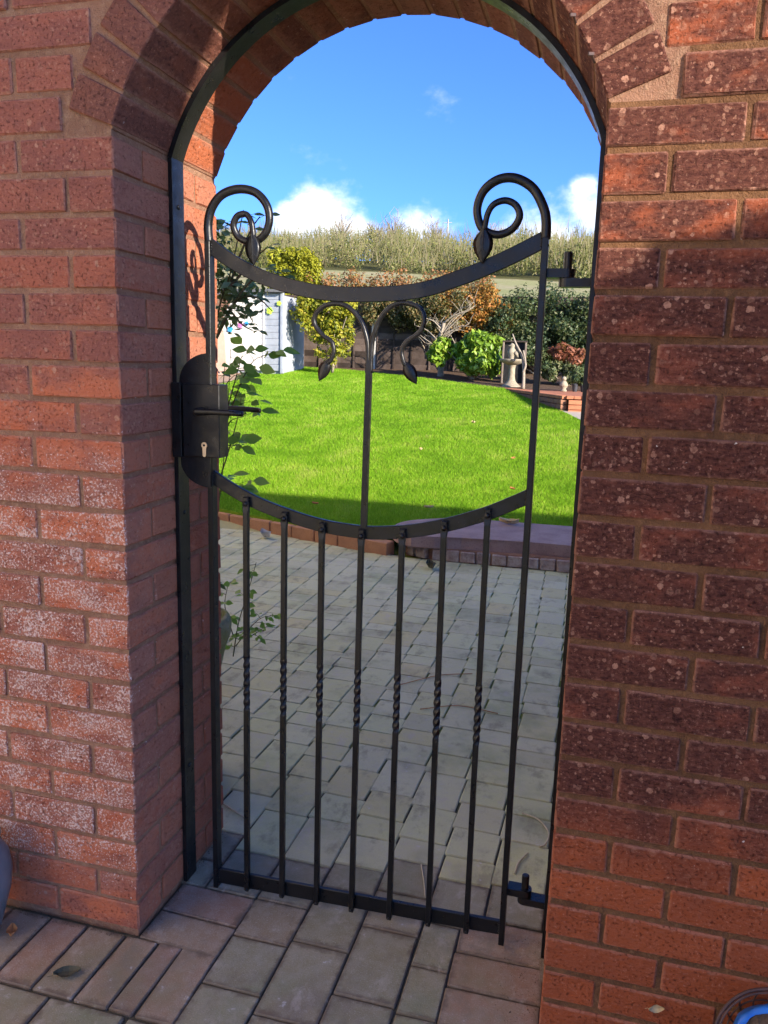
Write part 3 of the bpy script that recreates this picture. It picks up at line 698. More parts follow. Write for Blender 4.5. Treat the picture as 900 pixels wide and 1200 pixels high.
# soldier course in front of the left pier and the threshold pavers
xs = [-.98, -.88, -.775, -.67, -.565, -.46, -.345, -.235, -.133, -.030, .055, .116, .208]
for a, b in zip(xs, xs[1:]): PAV.append(((a+b)/2, -.108+(.0 if b < .1 else .002), b-a-.005, .203, rnd.uniform(-.02, .02), 'paver_red'))
PAV += [(.104, .043, .204, .098, -.03, 'paver_red'), (.104, .149, .204, .104, -.02, 'paver_red')]
for a, b in ((.30, .175), (.175, .065), (.065, -.045), (-.045, -.15), (-.15, -.26), (-.26, -.37)): PAV.append((.829, (a+b)/2, .205, a-b-.005, .01, 'paver_red'))
def pav_vis(p):
    q = px((p[0], p[1], 0))
    if q is None: return 0
    if not (-110 < q[0] < 1010 and -15 < q[1] < 1310): return 0
    if p[1] > .44:                                          # only through the gateway
        t = (0-CAM[1])/(p[1]-CAM[1]); xf = CAM[0]+t*(p[0]-CAM[0]); t2 = (.44-CAM[1])/(p[1]-CAM[1]); xb = CAM[0]+t2*(p[0]-CAM[0])
        if xf > WID+.02 or xb < -.06: return 0
    elif p[1] > 0 and (p[0] < -.05): return 0
    return p[2]*p[3]/(q[2]**2)
order = sorted(range(len(PAV)), key=lambda i: -pav_vis(PAV[i]))
pcache = {}; stuffV, stuffF, stuffT = [], [], []
def paver_mesh(sx, sy, seed):
    bm = bmesh.new(); r = random.Random(seed); box(bm, (0, 0, -.025), (sx, sy, .05), .003, 0, .0009, r)
    bmesh.ops.recalc_face_normals(bm, faces=bm.faces)
    me = bpy.data.meshes.new('paver'); bm.to_mesh(me); bm.free(); return me
bms = {}
for rank, i in enumerate(order):
    x, y, sx, sy, a, mn = PAV[i]; zj = rnd.uniform(-.0007, .0005)
    if rank < 292 and pav_vis(PAV[i]) > 0:
        key = (round(sx, 3), round(sy, 3), mn)
        if key not in pcache:
            pcache[key] = [paver_mesh(sx, sy, 31*len(pcache)+q) for q in range(2)]
            for me in pcache[key]: me.materials.append(MAT[mn])
        o = bpy.data.objects.new('paver', rnd.choice(pcache[key])); link(o, patio)
        o.location = (x, y, zj); o.rotation_euler = (rnd.uniform(-.004, .004), rnd.uniform(-.004, .004), a+rnd.uniform(-.004, .004))
    else:
        if y < -2.2 or abs(x) > 2.6: continue
        bm = bms.setdefault(mn, bmesh.new()); n0 = len(bm.verts)
        lay = bm.verts.layers.float.get('tint') or bm.verts.layers.float.new('tint')
        box(bm, (x, y, -.025+zj), (sx, sy, .05), .003, a, .001); tv = rnd.random()
        bm.verts.ensure_lookup_table()
        for v in bm.verts[n0:]: v[lay] = tv
for mn, bm in bms.items(): bm_obj('pavers', bm, MAT[mn], patio, kind='stuff')

# ---------------------------------------------------------------- the gate frame fixed in the arch
Y0, Y1 = 0.206, 0.256
frame = thing('gate_frame', 'black steel flat bar frame lining the archway round the gate', 'gate frame', (0, .23, 0))
bm = bmesh.new(); box(bm, (.0060, .231, .889), (.011, .050, 1.775), .0012); bm_obj('post', bm, MAT['metal'], frame)
bm = bmesh.new(); box(bm, (WID-.0060, .231, .889), (.011, .050, 1.775), .0012); bm_obj('post', bm, MAT['metal'], frame)
bm = bmesh.new(); rO, rI = RAD-.0015, RAD-.0125; n = 64; t1 = math.acos((ACX-.0005)/rO); prev = None
for i in range(n+1):
    a = math.pi-t1-(math.pi-2*t1)*i/n; cs, sn = math.cos(a), math.sin(a)
    cur = [bm.verts.new((ACX+r*cs, y, ACZ+r*sn)) for r, y in ((rO, Y0), (rO, Y1), (rI, Y1), (rI, Y0))]
    if prev:
        for k in range(4): bm.faces.new((prev[k], prev[(k+1) % 4], cur[(k+1) % 4], cur[k]))
    else: bm.faces.new(cur)
    prev = cur
bm.faces.new(prev)
bm_obj('arch_bar', bm, MAT['metal'], frame)
for z in (1.676, 0.98, 0.32):
    bm = bmesh.new(); lathe(bm, [(.0055, 0), (.0055, .001), (.004, .003), (.001, .0036)], (0, 0, 0), 12)
    bmesh.ops.rotate(bm, verts=bm.verts, matrix=Matrix.Rotation(math.pi/2, 3, 'Y')); bmesh.ops.translate(bm, verts=bm.verts, vec=(.0115, .231, z))
    bm_obj('screw', bm, MAT['metal'], frame)
bm = bmesh.new(); box(bm, (.0165, .197, 1.204), (.022, .014, .172), .0015); box(bm, (.029, .1945, 1.204), (.003, .012, .168), .0008)
bm_obj('lock_keep', bm, MAT['metal'], frame)
def hinge_frame(z):
    bm = bmesh.new(); prism(bm, [(WID-.012, .2155), (WID-.012, .2465)] + [(.873+.0155*math.cos(t), .231+.0155*math.sin(t)) for t in [math.pi/2+math.pi*k/10 for k in range(11)]], z-.017, z-.0005)
    b = bm_obj('hinge_bracket', bm, MAT['metal'], frame)
    bm = bmesh.new(); lathe(bm, [(.0085, 0), (.0085, .056), (.007, .0575), (.001, .058)], (.873, .231, z-.006), 16)
    bm_obj('hinge_pin', bm, MAT['metal'], b, smooth_=False)
hinge_frame(1.523); hinge_frame(0.139)

# ---------------------------------------------------------------- the gate leaf
gate = thing('garden_gate', 'black wrought iron garden gate with scrolled top and twisted bars', 'gate', (.46, .22, .02))
def part_box(name, c, s, ch=.0012, **kw):
    bm = bmesh.new(); box(bm, c, s, ch, **kw); return bm_obj(name, bm, MAT['metal'], gate)
part_box('stile', (.0915, .2205, .801), (.013, .025, 1.60))
part_box('stile', (.8275, .2205, .805), (.013, .025, 1.59))
def rail(name, top_pts, h0, h1, y0, y1):
    P = spline([(x, 0, z) for x, z in top_pts], 10); bm = bmesh.new(); prev = None
    for i, p in enumerate(P):
        t = (P[min(i+1, len(P)-1)]-P[max(i-1, 0)]).normalized(); nrm = Vector((-t.z, 0, t.x))
        h = h0+(h1-h0)*i/len(P)
        q = [p, p-nrm*h]
        c = .0015
        cur = [bm.verts.new((q[0].x, y0+c, q[0].z)), bm.verts.new((q[0].x, y1-c, q[0].z)), bm.verts.new((q[0].x-nrm.x*c, y1, q[0].z-nrm.z*c)), bm.verts.new((q[1].x+nrm.x*c, y1, q[1].z+nrm.z*c)),
               bm.verts.new((q[1].x, y1-c, q[1].z)), bm.verts.new((q[1].x, y0+c, q[1].z)), bm.verts.new((q[1].x+nrm.x*c, y0, q[1].z+nrm.z*c)), bm.verts.new((q[0].x-nrm.x*c, y0, q[0].z-nrm.z*c))]
        if prev:
            for k in range(8): bm.faces.new((prev[k], prev[(k+1) % 8], cur[(k+1) % 8], cur[k]))
        else: bm.faces.new(cur)
        prev = cur
    bm.faces.new(prev); return bm_obj(name, bm, MAT['metal'], gate)
rail('top_rail', [(.098, 1.6085), (.15, 1.574), (.205, 1.547), (.255, 1.5295), (.305, 1.517), (.355, 1.5085), (.403, 1.505), (.45, 1.5045), (.497, 1.506), (.54, 1.509), (.589, 1.517), (.64, 1.5335), (.694, 1.553), (.76, 1.582), (.8215, 1.613)], .031, .0325, .2145, .2225)
rail('mid_rail', [(.098, 1.089), (.15, 1.060), (.202, 1.037), (.245, 1.0225), (.287, 1.011), (.333, 1.0), (.38, .992), (.427, .988), (.472, .9865), (.52, .9905), (.569, .998), (.617, 1.009), (.664, 1.023), (.706, 1.0385), (.746, 1.055), (.8215, 1.0935)], .030, .030, .2145, .2245)
rail('bottom_rail', [(.098, .053), (.3, .056), (.5, .061), (.7, .0655), (.8215, .069)], .041, .036, .2145, .2245)
BX = [(.1835, .181), (.2785, .2765), (.370, .3685), (.4635, .460), (.5575, .556), (.6505, .6525), (.7435, .7445)]
BT = [1.027, .999, .981, .974, .983, 1.008, 1.043]
BB = [.014, .016, .017, .018, .019, .024, .026]
for (xt, xb), zt, zb in zip(BX, BT, BB):
    bm = bmesh.new(); prev = None; tw0, tw1 = .508, .650
    zs = [zb, zb+.004, .3] + [tw0+(tw1-tw0)*i/60 for i in range(61)] + [.8, zt-.03, zt-.018, zt-.008, zt, zt+.004]
    for z in zs:
        f = min(1, max(0, (z-tw0)/(tw1-tw0))); ang = 2*math.pi*1.5*f; h = .0062
        hx = h*(1.28 if z > zt-.02 else 1.0); hy = h*(0.75 if z > zt-.02 else 1.0)
        if z > zt-.001: hx *= .7
        if z == zb: hx *= .8; hy *= .8
        xc = xb+(xt-xb)*(z-zb)/(zt-zb); yc = .2080
        cur = []
        ring = []
        for sx, sy in ((-1, -1), (1, -1), (1, 1), (-1, 1)):
            ring += [(sx*hx*(1 if (sx*sy > 0) else .86), sy*hy*(.86 if (sx*sy > 0) else 1)), (sx*hx*(.86 if (sx*sy > 0) else 1), sy*hy*(1 if (sx*sy > 0) else .86))]
        for px_, py_ in ring:
            cur.append(bm.verts.new((xc+px_*math.cos(ang)-py_*math.sin(ang), yc+px_*math.sin(ang)+py_*math.cos(ang), z)))
        if prev:
            for k in range(8): bm.faces.new((prev[k], prev[(k+1) % 8], cur[(k+1) % 8], cur[k]))
        else: bm.faces.new(cur)
        prev = cur
    bm.faces.new(prev)
    b = bm_obj('bar', bm, MAT['metal'], gate)
    for z, r in ((zt-.009, .0062), (zb+.007, .0040)):
        xc = xb+(xt-xb)*(z-zb)/(zt-zb)
        bm = bmesh.new(); lathe(bm, [(r, 0), (r, .0012), (r*.86, .003), (r*.5, .0046), (r*.1, .0052)], (0, 0, 0), 14)
        bmesh.ops.rotate(bm, verts=bm.verts, matrix=Matrix.Rotation(math.pi/2, 3, 'X')); bmesh.ops.translate(bm, verts=bm.verts, vec=(xc, .2080-.0049, z))
        bm_obj('rivet', bm, MAT['metal'], b, smooth_=True)
        if z > .5:                                        # forged nib behind the rivet that laps over the rail
            bm = bmesh.new(); box(bm, (xc, .2115, zt+.003), (.015, .014, .006), .0015); bm_obj('lap', bm, MAT['metal'], b)
def leaf_forged(tip, base_, width, y, veins, parent):
    """flat forged leaf, midrib raised, from base_ (stem end) to tip, both (x,z)"""
    b = Vector((base_[0], 0, base_[1])); t = Vector((tip[0], 0, tip[1])); ax = t-b; L = ax.length; ax.normalize(); sd = Vector((ax.z, 0, -ax.x))
    prof = [(0, .12), (.08, .30), (.2, .66), (.34, .93), (.46, 1.0), (.6, .92), (.74, .70), (.87, .38), (.96, .12), (1.0, .02)]
    bm = bmesh.new(); rows = []
    for f, w in prof:
        hw = width/2*w; p = b+ax*L*f; row = []
        for k, (u, h) in enumerate(((-1, 0), (-.55, .0028), (0, .0042), (.55, .0028), (1, 0), (.55, -.0024), (0, -.0030), (-.55, -.0024))):
            row.append(bm.verts.new(p+sd*hw*u+Vector((0, y-h*(.4+.6*w), 0))))
        rows.append(row)
    for a, c in zip(rows, rows[1:]):
        for k in range(8): bm.faces.new((a[k], a[(k+1) % 8], c[(k+1) % 8], c[k]))
    bm.faces.new(rows[0]); bm.faces.new(rows[-1][::-1])
    lf = bm_obj('leaf', bm, MAT['metal'], parent, smooth_=True)
    if veins: return lf
def add_veins(lf_parent, tip, base_, width, y):
    b = Vector((base_[0], 0, base_[1])); t = Vector((tip[0], 0, tip[1])); ax = t-b; L = ax.length; ax.normalize(); sd = Vector((ax.z, 0, -ax.x))
    bm = bmesh.new(); Y = Vector((0, y, 0))
    tube(bm, [b+ax*L*.05+Y, b+ax*L*.5+Y-Vector((0, .0002, 0)), b+ax*L*.96+Y+Vector((0, .0022, 0))], [.0009, .0008, .0004], 6)
    for f in (.22, .42, .60):
        for s in (-1, 1):
            tube(bm, [b+ax*L*f+Y+Vector((0, .0006, 0)), b+ax*L*(f+.18)+sd*s*width*.32*(1-abs(f-.4))+Y+Vector((0, .0022, 0))], [.0008, .0005], 6)
    bm_obj('vein', bm, MAT['metal'], lf_parent)
YS = .2185
scL = [(.092, 1.598), (.0905, 1.637), (.100, 1.671), (.125, 1.698), (.164, 1.7085), (.203, 1.701), (.229, 1.676), (.2365, 1.645), (.2275, 1.617), (.207, 1.601), (.183, 1.600), (.1625, 1.610), (.1535, 1.632), (.163, 1.652), (.183, 1.6555), (.197, 1.640), (.2015, 1.617), (.203, 1.600)]
scR = [(.8275, 1.597), (.8265, 1.630), (.819, 1.658), (.797, 1.693), (.763, 1.7125), (.729, 1.712), (.7, 1.692), (.688, 1.659), (.695, 1.627), (.711, 1.612), (.736, 1.607), (.761, 1.618), (.774, 1.640), (.766, 1.661), (.745, 1.671), (.723, 1.664), (.711, 1.646), (.7055, 1.615)]
for pts, tip, bs, w in ((scL, (.2045, 1.547), (.2015, 1.617), .0385), (scR, (.7045, 1.550), (.7055, 1.620), .0415)):
    P = spline([(x, YS-(.004 if i > 11 else 0)-(.004 if i > 14 else 0), z) for i, (x, z) in enumerate(pts)], 8)
    n = len(P); rs = [.0100-.0042*(i/n)**1.3 for i in range(n)]
    bm = bmesh.new(); tube(bm, P, rs, 14); sc = bm_obj('scroll', bm, MAT['metal'], gate, smooth_=True)
    leaf_forged(tip, bs, w, YS-.0115, True, sc)
    add_veins(sc, tip, bs, w, YS-.0157)
# centre stem splitting into two vines
bm = bmesh.new(); prev = None
for z, h in ((.985, .0064), (1.2, .0064), (1.32, .0064), (1.352, .0052)):
    xc = .4655+.0035*(z-.985)/.36
    cur = [bm.verts.new((xc+a*h, .2185+b*h, z)) for a, b in ((-1, -1), (1, -1), (1, 1), (-1, 1))]
    if prev:
        for k in range(4): bm.faces.new((prev[k], prev[(k+1) % 4], cur[(k+1) % 4], cur[k]))
    else: bm.faces.new(cur)
    prev = cur
bm.faces.new(prev); bm_obj('centre_stem', bm, MAT['metal'], gate)
vL = [(.465, 1.325), (.4655, 1.36), (.4625, 1.395), (.446, 1.436), (.413, 1.4655), (.374, 1.4675), (.3475, 1.450), (.342, 1.428), (.360, 1.404), (.383, 1.388), (.3875, 1.367), (.381, 1.349), (.374, 1.342)]
vR = [(.472, 1.325), (.4725, 1.36), (.4765, 1.400), (.494, 1.444), (.522, 1.4685), (.553, 1.471), (.5795, 1.458), (.587, 1.433), (.575, 1.410), (.550, 1.392), (.5405, 1.372), (.5445, 1.352), (.5495, 1.343)]
for pts, tip, bs, w in ((vL, (.3545, 1.303), (.3775, 1.353), .028), (vR, (.5755, 1.304), (.5460, 1.352), .029)):
    P = spline([(x, .2185, z) for x, z in pts], 8); n = len(P); rs = [.0056-.0008*i/n for i in range(n)]
    bm = bmesh.new(); tube(bm, P, rs, 12); vn = bm_obj('vine', bm, MAT['metal'], gate, smooth_=True)
    leaf_forged(tip, bs, w, .2185, False, vn)
# lock, its cover plate, handles
arc = lambda cx, cz, rx, rz, a0, a1, n=12: [(cx+rx*math.cos(math.radians(a0+(a1-a0)*i/n)), cz+rz*math.sin(math.radians(a0+(a1-a0)*i/n))) for i in range(n+1)]
bm = bmesh.new(); poly = [(.0985, 1.357), (.0985, 1.050)] + arc(.0985, 1.110, .076, .060, 270, 180) + arc(.0985, 1.290, .076, .067, 180, 90)[0:-1]
prism(bm, poly, .1985, .2035, 'y'); bm_obj('cover_plate', bm, MAT['metal'], gate)
lk = part_box('lock_case', (.0815, .2110, 1.205), (.092, .046, .166), .0016)
bm = bmesh.new(); poly = arc(.0905, 1.150, .0072, .0072, -50, 230, 14) + [(.0866, 1.127)] + arc(.0905, 1.1275, .0042, .0042, 180, 360, 8)
prism(bm, poly, .1845, .1885, 'y'); kc = bm_obj('key_cylinder', bm, MAT['brass'], lk)
bm = bmesh.new(); prism(bm, arc(.0905, 1.150, .0026, .0026, 0, 330, 10), .1832, .1848, 'y'); bm_obj('keyway', bm, MAT['slot'], lk)
def lever(y, x0, x1, z, d):
    bm = bmesh.new(); tube(bm, [(x0, .20 if d < 0 else .232, z), (x0, y, z)], [.0105, .009], 14)
    P = spline([(x0-.008, y, z), (x0+.01, y, z+.0005), ((x0+x1)/2, y, z+.001), (x1-.012, y+d*-.003, z), (x1, y+d*-.010, z-.001)], 6); prev = None
    for i, p in enumerate(P):
        f = i/(len(P)-1); hy = .0055; hz = .0072-.0015*f
        if i == 0 or i == len(P)-1: hy *= .5; hz *= .6
        cur = [bm.verts.new((p.x, p.y+hy*math.cos(a), p.z+hz*math.sin(a))) for a in [2*math.pi*k/12 for k in range(12)]]
        if prev:
            for k in range(12): bm.faces.new((prev[k], prev[(k+1) % 12], cur[(k+1) % 12], cur[k]))
        else: bm.faces.new(cur)
        prev = cur
    bm.faces.new(prev); bm_obj('handle', bm, MAT['metal'], lk, smooth_=True)
lever(.148, .093, .201, 1.2285, -1); lever(.290, .093, .188, 1.2285, 1)
def hinge_gate(z):
    bm = bmesh.new(); prism(bm, [(.834, .2155)] + [(.873+.0155*math.cos(t), .231+.0155*math.sin(t)) for t in [-math.pi/2+math.pi*k/10 for k in range(11)]] + [(.834, .2465)], z, z+.017)
    bm_obj('hinge_eye', bm, MAT['metal'], gate)
hinge_gate(1.524); hinge_gate(0.140)
for x, z, sx in ((.0985, 1.596, 1), (.8205, 1.598, -1), (.0985, 1.074, 1), (.8205, 1.078, -1), (.0985, .034, 1), (.8205, .05, -1)):
    bm = bmesh.new(); g = random.Random(int(z*100+x*10))
    for q in range(6):
        bmesh.ops.create_icosphere(bm, subdivisions=1, radius=.0030*g.uniform(.8, 1.25), matrix=Matrix.Translation((x+g.uniform(-.001, .001), .2148+g.uniform(-.0006, .0006), z-.013+.0052*q)) @ Matrix.Diagonal((1, .6, 1.1, 1)))
    bm_obj('weld', bm, MAT['metal'], gate, smooth_=True)

# ---------------------------------------------------------------- ground, lawn, kerb, step
def gz(y):
    P = [(-60, -.08), (3.9, -.08), (4.3, .03), (18, 1.15), (30, 3.0), (40, 4.6), (62, 8.0), (80, 11.0), (100, 13.7), (160, 18.5), (400, 24.0), (1500, 24.0)]
    for (a, za), (b, zb) in zip(P, P[1:]):
        if y <= b: return za+(zb-za)*(y-a)/(b-a)
    return 18.0
ys = [-60, -20, -5, 0, 3.9, 4.3, 6, 9, 12, 15, 18, 20, 24, 30, 35, 40, 46, 52, 58, 62, 70, 80, 90, 100, 120, 160, 260, 400, 1500]
xs_ = [-900, -400, -200, -120] + list(range(-80, 81, 8)) + [120, 200, 400, 900]
V = np.array([(x, y, gz(y)+(0 if y < 19 else .35*math.sin(x*.11+y*.07)*min(1, (y-19)/30) - (.02*(x+12) if y > 50 else 0))) for y in ys for x in xs_])
nx = len(xs_); F = np.array([(j*nx+i, j*nx+i+1, (j+1)*nx+i+1, (j+1)*nx+i) for j in range(len(ys)-1) for i in range(nx-1)])
np_mesh('ground', V, F, MAT['field'], kind='structure')
def lz(x, y): return .10+.08*(y-4.2)
LAWN = [(-3.6, 4.92), (-.47, 3.88), (-.44, 4.2), (-.25, 4.50), (1.9, 4.50), (1.5, 8.2), (.62, 10.5), (.25, 11.55), (-.27, 12.77), (-.89, 14.1), (-1.43, 14.5), (-2.69, 15.45), (-3.86, 16.25), (-5.12, 16.95), (-6.63, 17.35), (-6.75, 15.6), (-6.3, 13.2), (-7, 10), (-6, 7)]
bm = bmesh.new(); vs = [bm.verts.new((x, y, lz(x, y))) for x, y in LAWN]; f = bm.faces.new(vs)
r_ = bmesh.ops.extrude_face_region(bm, geom=[f]); bmesh.ops.translate(bm, verts=[v for v in r_['geom'] if isinstance(v, bmesh.types.BMVert)], vec=(0, 0, -.12))
bm_obj('lawn', bm, MAT['lawn_base'], kind='structure')
LP = np.array(LAWN)
def inside(x, y, P=LP):
    c = np.zeros(len(x), bool); j = len(P)-1
    for i in range(len(P)):
        a = ((P[i, 1] > y) != (P[j, 1] > y)) & (x < (P[j, 0]-P[i, 0])*(y-P[i, 1])/(P[j, 1]-P[i, 1]+1e-12)+P[i, 0])
        c ^= a; j = i
    return c
N = 620000
u = rng.random(N); y = 3.85+13.5*u**1.55; xl = .96-.56*(y+1.45)-.5; x = xl+(1.9-xl)*rng.random(N)
k = inside(x, y); x, y = x[k], y[k]; n = len(x)
z = .10+.08*(y-4.2); dist = np.hypot(x-CAM[0], y-CAM[1])
patch = np.array([mnoise.noise(Vector((a*.9, b*.9, 3.1))) for a, b in zip(x[::1], y[::1])]) 
h = (.015+.022*rng.random(n))*(1+.25*patch); w = .0007+.00024*dist; a = rng.random(n)*2*np.pi; lean = (rng.random((n, 2))-.5)*.05
V = np.empty((n, 3, 3)); V[:, 0] = np.stack([x-w*np.cos(a), y-w*np.sin(a), z-.004], 1); V[:, 1] = np.stack([x+w*np.cos(a), y+w*np.sin(a), z-.004], 1)
V[:, 2] = np.stack([x+lean[:, 0], y+lean[:, 1], z+h], 1)
p2 = np.array([mnoise.noise(Vector((a*3.7, b*2.6, 9.1))) for a, b in zip(x, y)])
tint = np.clip(.40+.30*patch+.34*p2+.20*rng.standard_normal(n), 0, 1)
np_mesh('grass', V.reshape(-1, 3), np.arange(3*n).reshape(-1, 3), MAT['grass'], tint=np.repeat(tint, 3), kind='stuff')

kerb = thing('brick_kerb', 'low orange brick kerb along the near edge of the lawn', 'kerb', (-1.2, 4.1, 0))
d = Vector((-1, .345, 0)).normalized(); p = Vector((-.40, 3.80, 0)); ka = math.atan2(d.y, d.x)
for i in range(14):
    bm = bmesh.new(); c = p+d*(.2225*i+.11); box(bm, (c.x, c.y+.05, .028), (.212, .10, .125), .006, ka, .002); bm_obj('brick', bm, MAT['kerb'], kerb)
step = thing('garden_step', 'purple stone step with rounded end on stained brick riser', 'step', (.4, 4.1, 0))
bm = bmesh.new(); outl = [(1.9, 3.86), (.55, 3.865), (.1, 3.83), (-.08, 3.77)] + [(-.13+.31*math.cos(math.radians(t)), 4.07+.34*math.sin(math.radians(t))) for t in range(250, 100, -15)] + [(-.15, 4.47), (.2, 4.52), (1.9, 4.56)]
prism(bm, outl, .088, .172); bmesh.ops.bevel(bm, geom=[e for e in bm.edges if abs(e.verts[0].co.z-e.verts[1].co.z) < 1e-4], offset=.008, segments=2, affect='EDGES')
bm_obj('slab', bm, MAT['slab'], step)
bm = bmesh.new(); prism(bm, [(1.9, 3.83), (-.05, 3.80), (-.30, 3.90), (-.38, 4.1), (-.2, 4.4), (1.9, 4.45)], -.06, .087); bm_obj('footing', bm, MAT['mortar'], step)
xq = -.10
while xq < 1.7:
    w = rnd.uniform(.095, .115); bm = bmesh.new(); box(bm, (xq+w/2, 3.822+rnd.uniform(-.004, .004), .042), (w-.010, .06, .078+rnd.uniform(-.006, .004)), .006, 0, .003); bm_obj('brick', bm, MAT['rubble'], step); xq += w
for (cx, cy, an) in ((-.17, 3.845, -.55), (-.255, 3.90, -.8), (-.32, 3.98, -1.1)):
    bm = bmesh.new(); box(bm, (cx, cy, .042), (.09, .06, .078), .006, an, .003); bm_obj('brick', bm, MAT['rubble'], step)
# path strip between lawn and raised bed
V = []; pp = [(1.5, 8.2), (.62, 10.5), (.25, 11.55)]; qq = [(2.6, 8.4), (2.3, 10.9), (1.2, 11.6)]
bm = bmesh.new(); vs = [bm.verts.new((x, y, lz(x, y)+.008)) for x, y in pp+qq[::-1]]; bm.faces.new(vs)
bm_obj('path', bm, simple('pale_path', (0.50, 0.42, 0.32), (0.42, 0.36, 0.28), 8, .95, .1), kind='structure')
bm = bmesh.new(); vs = [bm.verts.new((x, y, lz(x, y)+.006)) for x, y in ((-6.3, 13.1), (-6.75, 15.6), (-6.63, 17.3), (-8.5, 17.6), (-8.6, 13))]; bm.faces.new(vs)
bm_obj('bare_earth', bm, simple('peach_earth', (0.46, 0.31, 0.20), (0.36, 0.25, 0.16), 8, .95, .1), kind='structure')

bm = bmesh.new(); vs = [bm.verts.new((x, y, lz(x, y)+(-.004 if y < 17 else .02))) for x, y in ((-.85, 14.05), (-1.43, 14.4), (-2.69, 15.35), (-3.86, 16.15), (-5.12, 16.85), (-6.6, 17.2), (-8.5, 17.62), (-8.5, 18.4), (3.5, 18.4), (3.5, 14.6))]; bm.faces.new(vs)
bm_obj('flower_bed', bm, MAT['soil'], kind='structure')

# ---------------------------------------------------------------- foliage builders
def leaves_np(blobs, n, size, seed, aspect=.5, shell=.55, up=.25, droop=0.0, tint_mu=.5, tint_sd=.25, bias=None):
    g = np.random.default_rng(seed); B = np.array(blobs, float); vol = B[:, 3]*B[:, 4]*B[:, 5]; vol = vol**.8; pr = vol/vol.sum()
    idx = g.choice(len(B), n, p=pr); dvec = g.standard_normal((n, 3)); dvec /= np.linalg.norm(dvec, axis=1)[:, None]
    r = shell+(1-shell)*g.random(n)**.6; r = np.where(g.random(n) < .12, r*1.12, r)
    P = B[idx, :3]+dvec*r[:, None]*B[idx, 3:6]
    nn = dvec/B[idx, 3:6]; nn /= np.linalg.norm(nn, axis=1)[:, None]; nn = nn+g.standard_normal((n, 3))*.55+np.array([0, 0, up]); nn /= np.linalg.norm(nn, axis=1)[:, None]
    t = np.cross(nn, g.standard_normal((n, 3))); t /= np.linalg.norm(t, axis=1)[:, None]; t[:, 2] -= droop; s = np.cross(nn, t)
    L = size*(.6+.8*g.random(n))[:, None]; Wd = L*aspect
    V = np.empty((n, 4, 3)); V[:, 0] = P-t*L*.5; V[:, 1] = P+s*Wd*.5+nn*L*.10; V[:, 2] = P+t*L*.5; V[:, 3] = P-s*Wd*.5+nn*L*.10
    bl = g.random(len(B))*.3-.15
    T = np.clip(tint_mu+bl[idx]+tint_sd*g.standard_normal(n), 0.01, .99)
    return V.reshape(-1, 3), np.repeat(T, 4)
def foliage(name, blobs, n, size, mat, parent, seed, **kw):
    V, T = leaves_np(blobs, n, size, seed, **kw); m = len(V)//4
    F = np.arange(4*m).reshape(-1, 4); F = np.concatenate([F[:, [0, 1, 2]], F[:, [0, 2, 3]]])
    return np_mesh(name, V, F, mat, parent, tint=T)
def clumps(cx, cy, cz, rx, ry, rz, n, r, seed):
    g = random.Random(seed); out = []
    while len(out) < n:
        a = Vector((g.uniform(-1, 1), g.uniform(-1, 1), g.uniform(-1, 1)))
        if a.length > 1: continue
        q = r*g.uniform(.6, 1.25); out.append((cx+a.x*rx, cy+a.y*ry, cz+a.z*rz, q, q, q*g.uniform(.75, 1.1)))
    return out
def branches(name, base_, tips, r0, mat, parent, seed, wob=.12):
    g = random.Random(seed); bm = bmesh.new(); b = Vector(base_)
    for t in tips:
        t = Vector(t); L = (t-b).length; P = [b]
        for i in range(1, 6):
            f = i/5; P.append(b.lerp(t, f)+Vector((g.uniform(-1, 1), g.uniform(-1, 1), g.uniform(-.5, .5)))*wob*L*.35*(1 if i < 5 else .2))
        P = spline(P, 3); n = len(P); tube(bm, P, [max(.0012, r0*(1-.82*i/n)) for i in range(n)], 6)
    return bm_obj(name, bm, mat, parent, smooth_=True)

# -------- plants at the back of the garden
def shrub(name, label, cat, base_, blobs, n, size, mat, seed, tips=None, r0=.03, group=None, bark='bark', **kw):
    t = thing(name, label, cat, base_, group)
    foliage('foliage', blobs, n, size, mat, t, seed, **kw)
    if tips is None:
        g = random.Random(seed); tips = [(b[0], b[1], b[2]) for b in g.sample(blobs, min(9, len(blobs)))]
    branches('branches', base_, tips, r0, MAT[bark], t, seed)
    return t
shrub('golden_conifer', 'tall golden yellow clipped conifer rising above the fence', 'tree', (-6.9, 17.9, 1.1), [(-7.3+.14*i, 17.9+.05*math.sin(3*i), 3.86+.05*math.sin(2.3*i)-.02*(i > 6)-.16*(i > 7), .17, .3, .2) for i in range(9)] + [(-7.3+.14*i, 17.9+.08*math.sin(5*i+j), 3.55-.3*j, .18, .32, .26) for i in range(9) for j in range(6)], 15000, .085, MAT['golden'], 3, up=.6, shell=.3, tint_sd=.3)
shrub('yellow_shrub', 'yellow green leafy shrub in front of the dark fence', 'shrub', (-5.0, 15.9, 1.05), clumps(-5.15, 15.75, 2.36, .68, .3, .52, 60, .20, 4) + clumps(-4.95, 15.75, 1.75, .42, .25, .48, 30, .15, 5), 12000, .075, MAT['yellow'], 6, tips=[(-5.6, 15.7, 2.4), (-5.2, 15.7, 2.6), (-4.9, 15.7, 2.5), (-4.6, 15.7, 2.3), (-4.85, 15.6, 1.9), (-5.2, 15.7, 2.0), (-4.75, 15.8, 2.6)], r0=.025, tint_mu=.5, shell=.1, tint_sd=.3)
shrub('beech_hedge', 'long russet and orange beech hedge along the top of the fence', 'hedge', (-4.4, 18.0, 1.1), [(-6.8+.17*i, 18.0+.2*math.sin(i*1.7), 3.02+.08*math.sin(i*.9)+.05*math.sin(i*2.3), .24, .3, .50) for i in range(30)] + [(-6.8+.3*i, 18.0, 2.1, .3, .3, .5) for i in range(17)], 17000, .075, MAT['beech'], 8, tint_mu=.5, shell=.3)
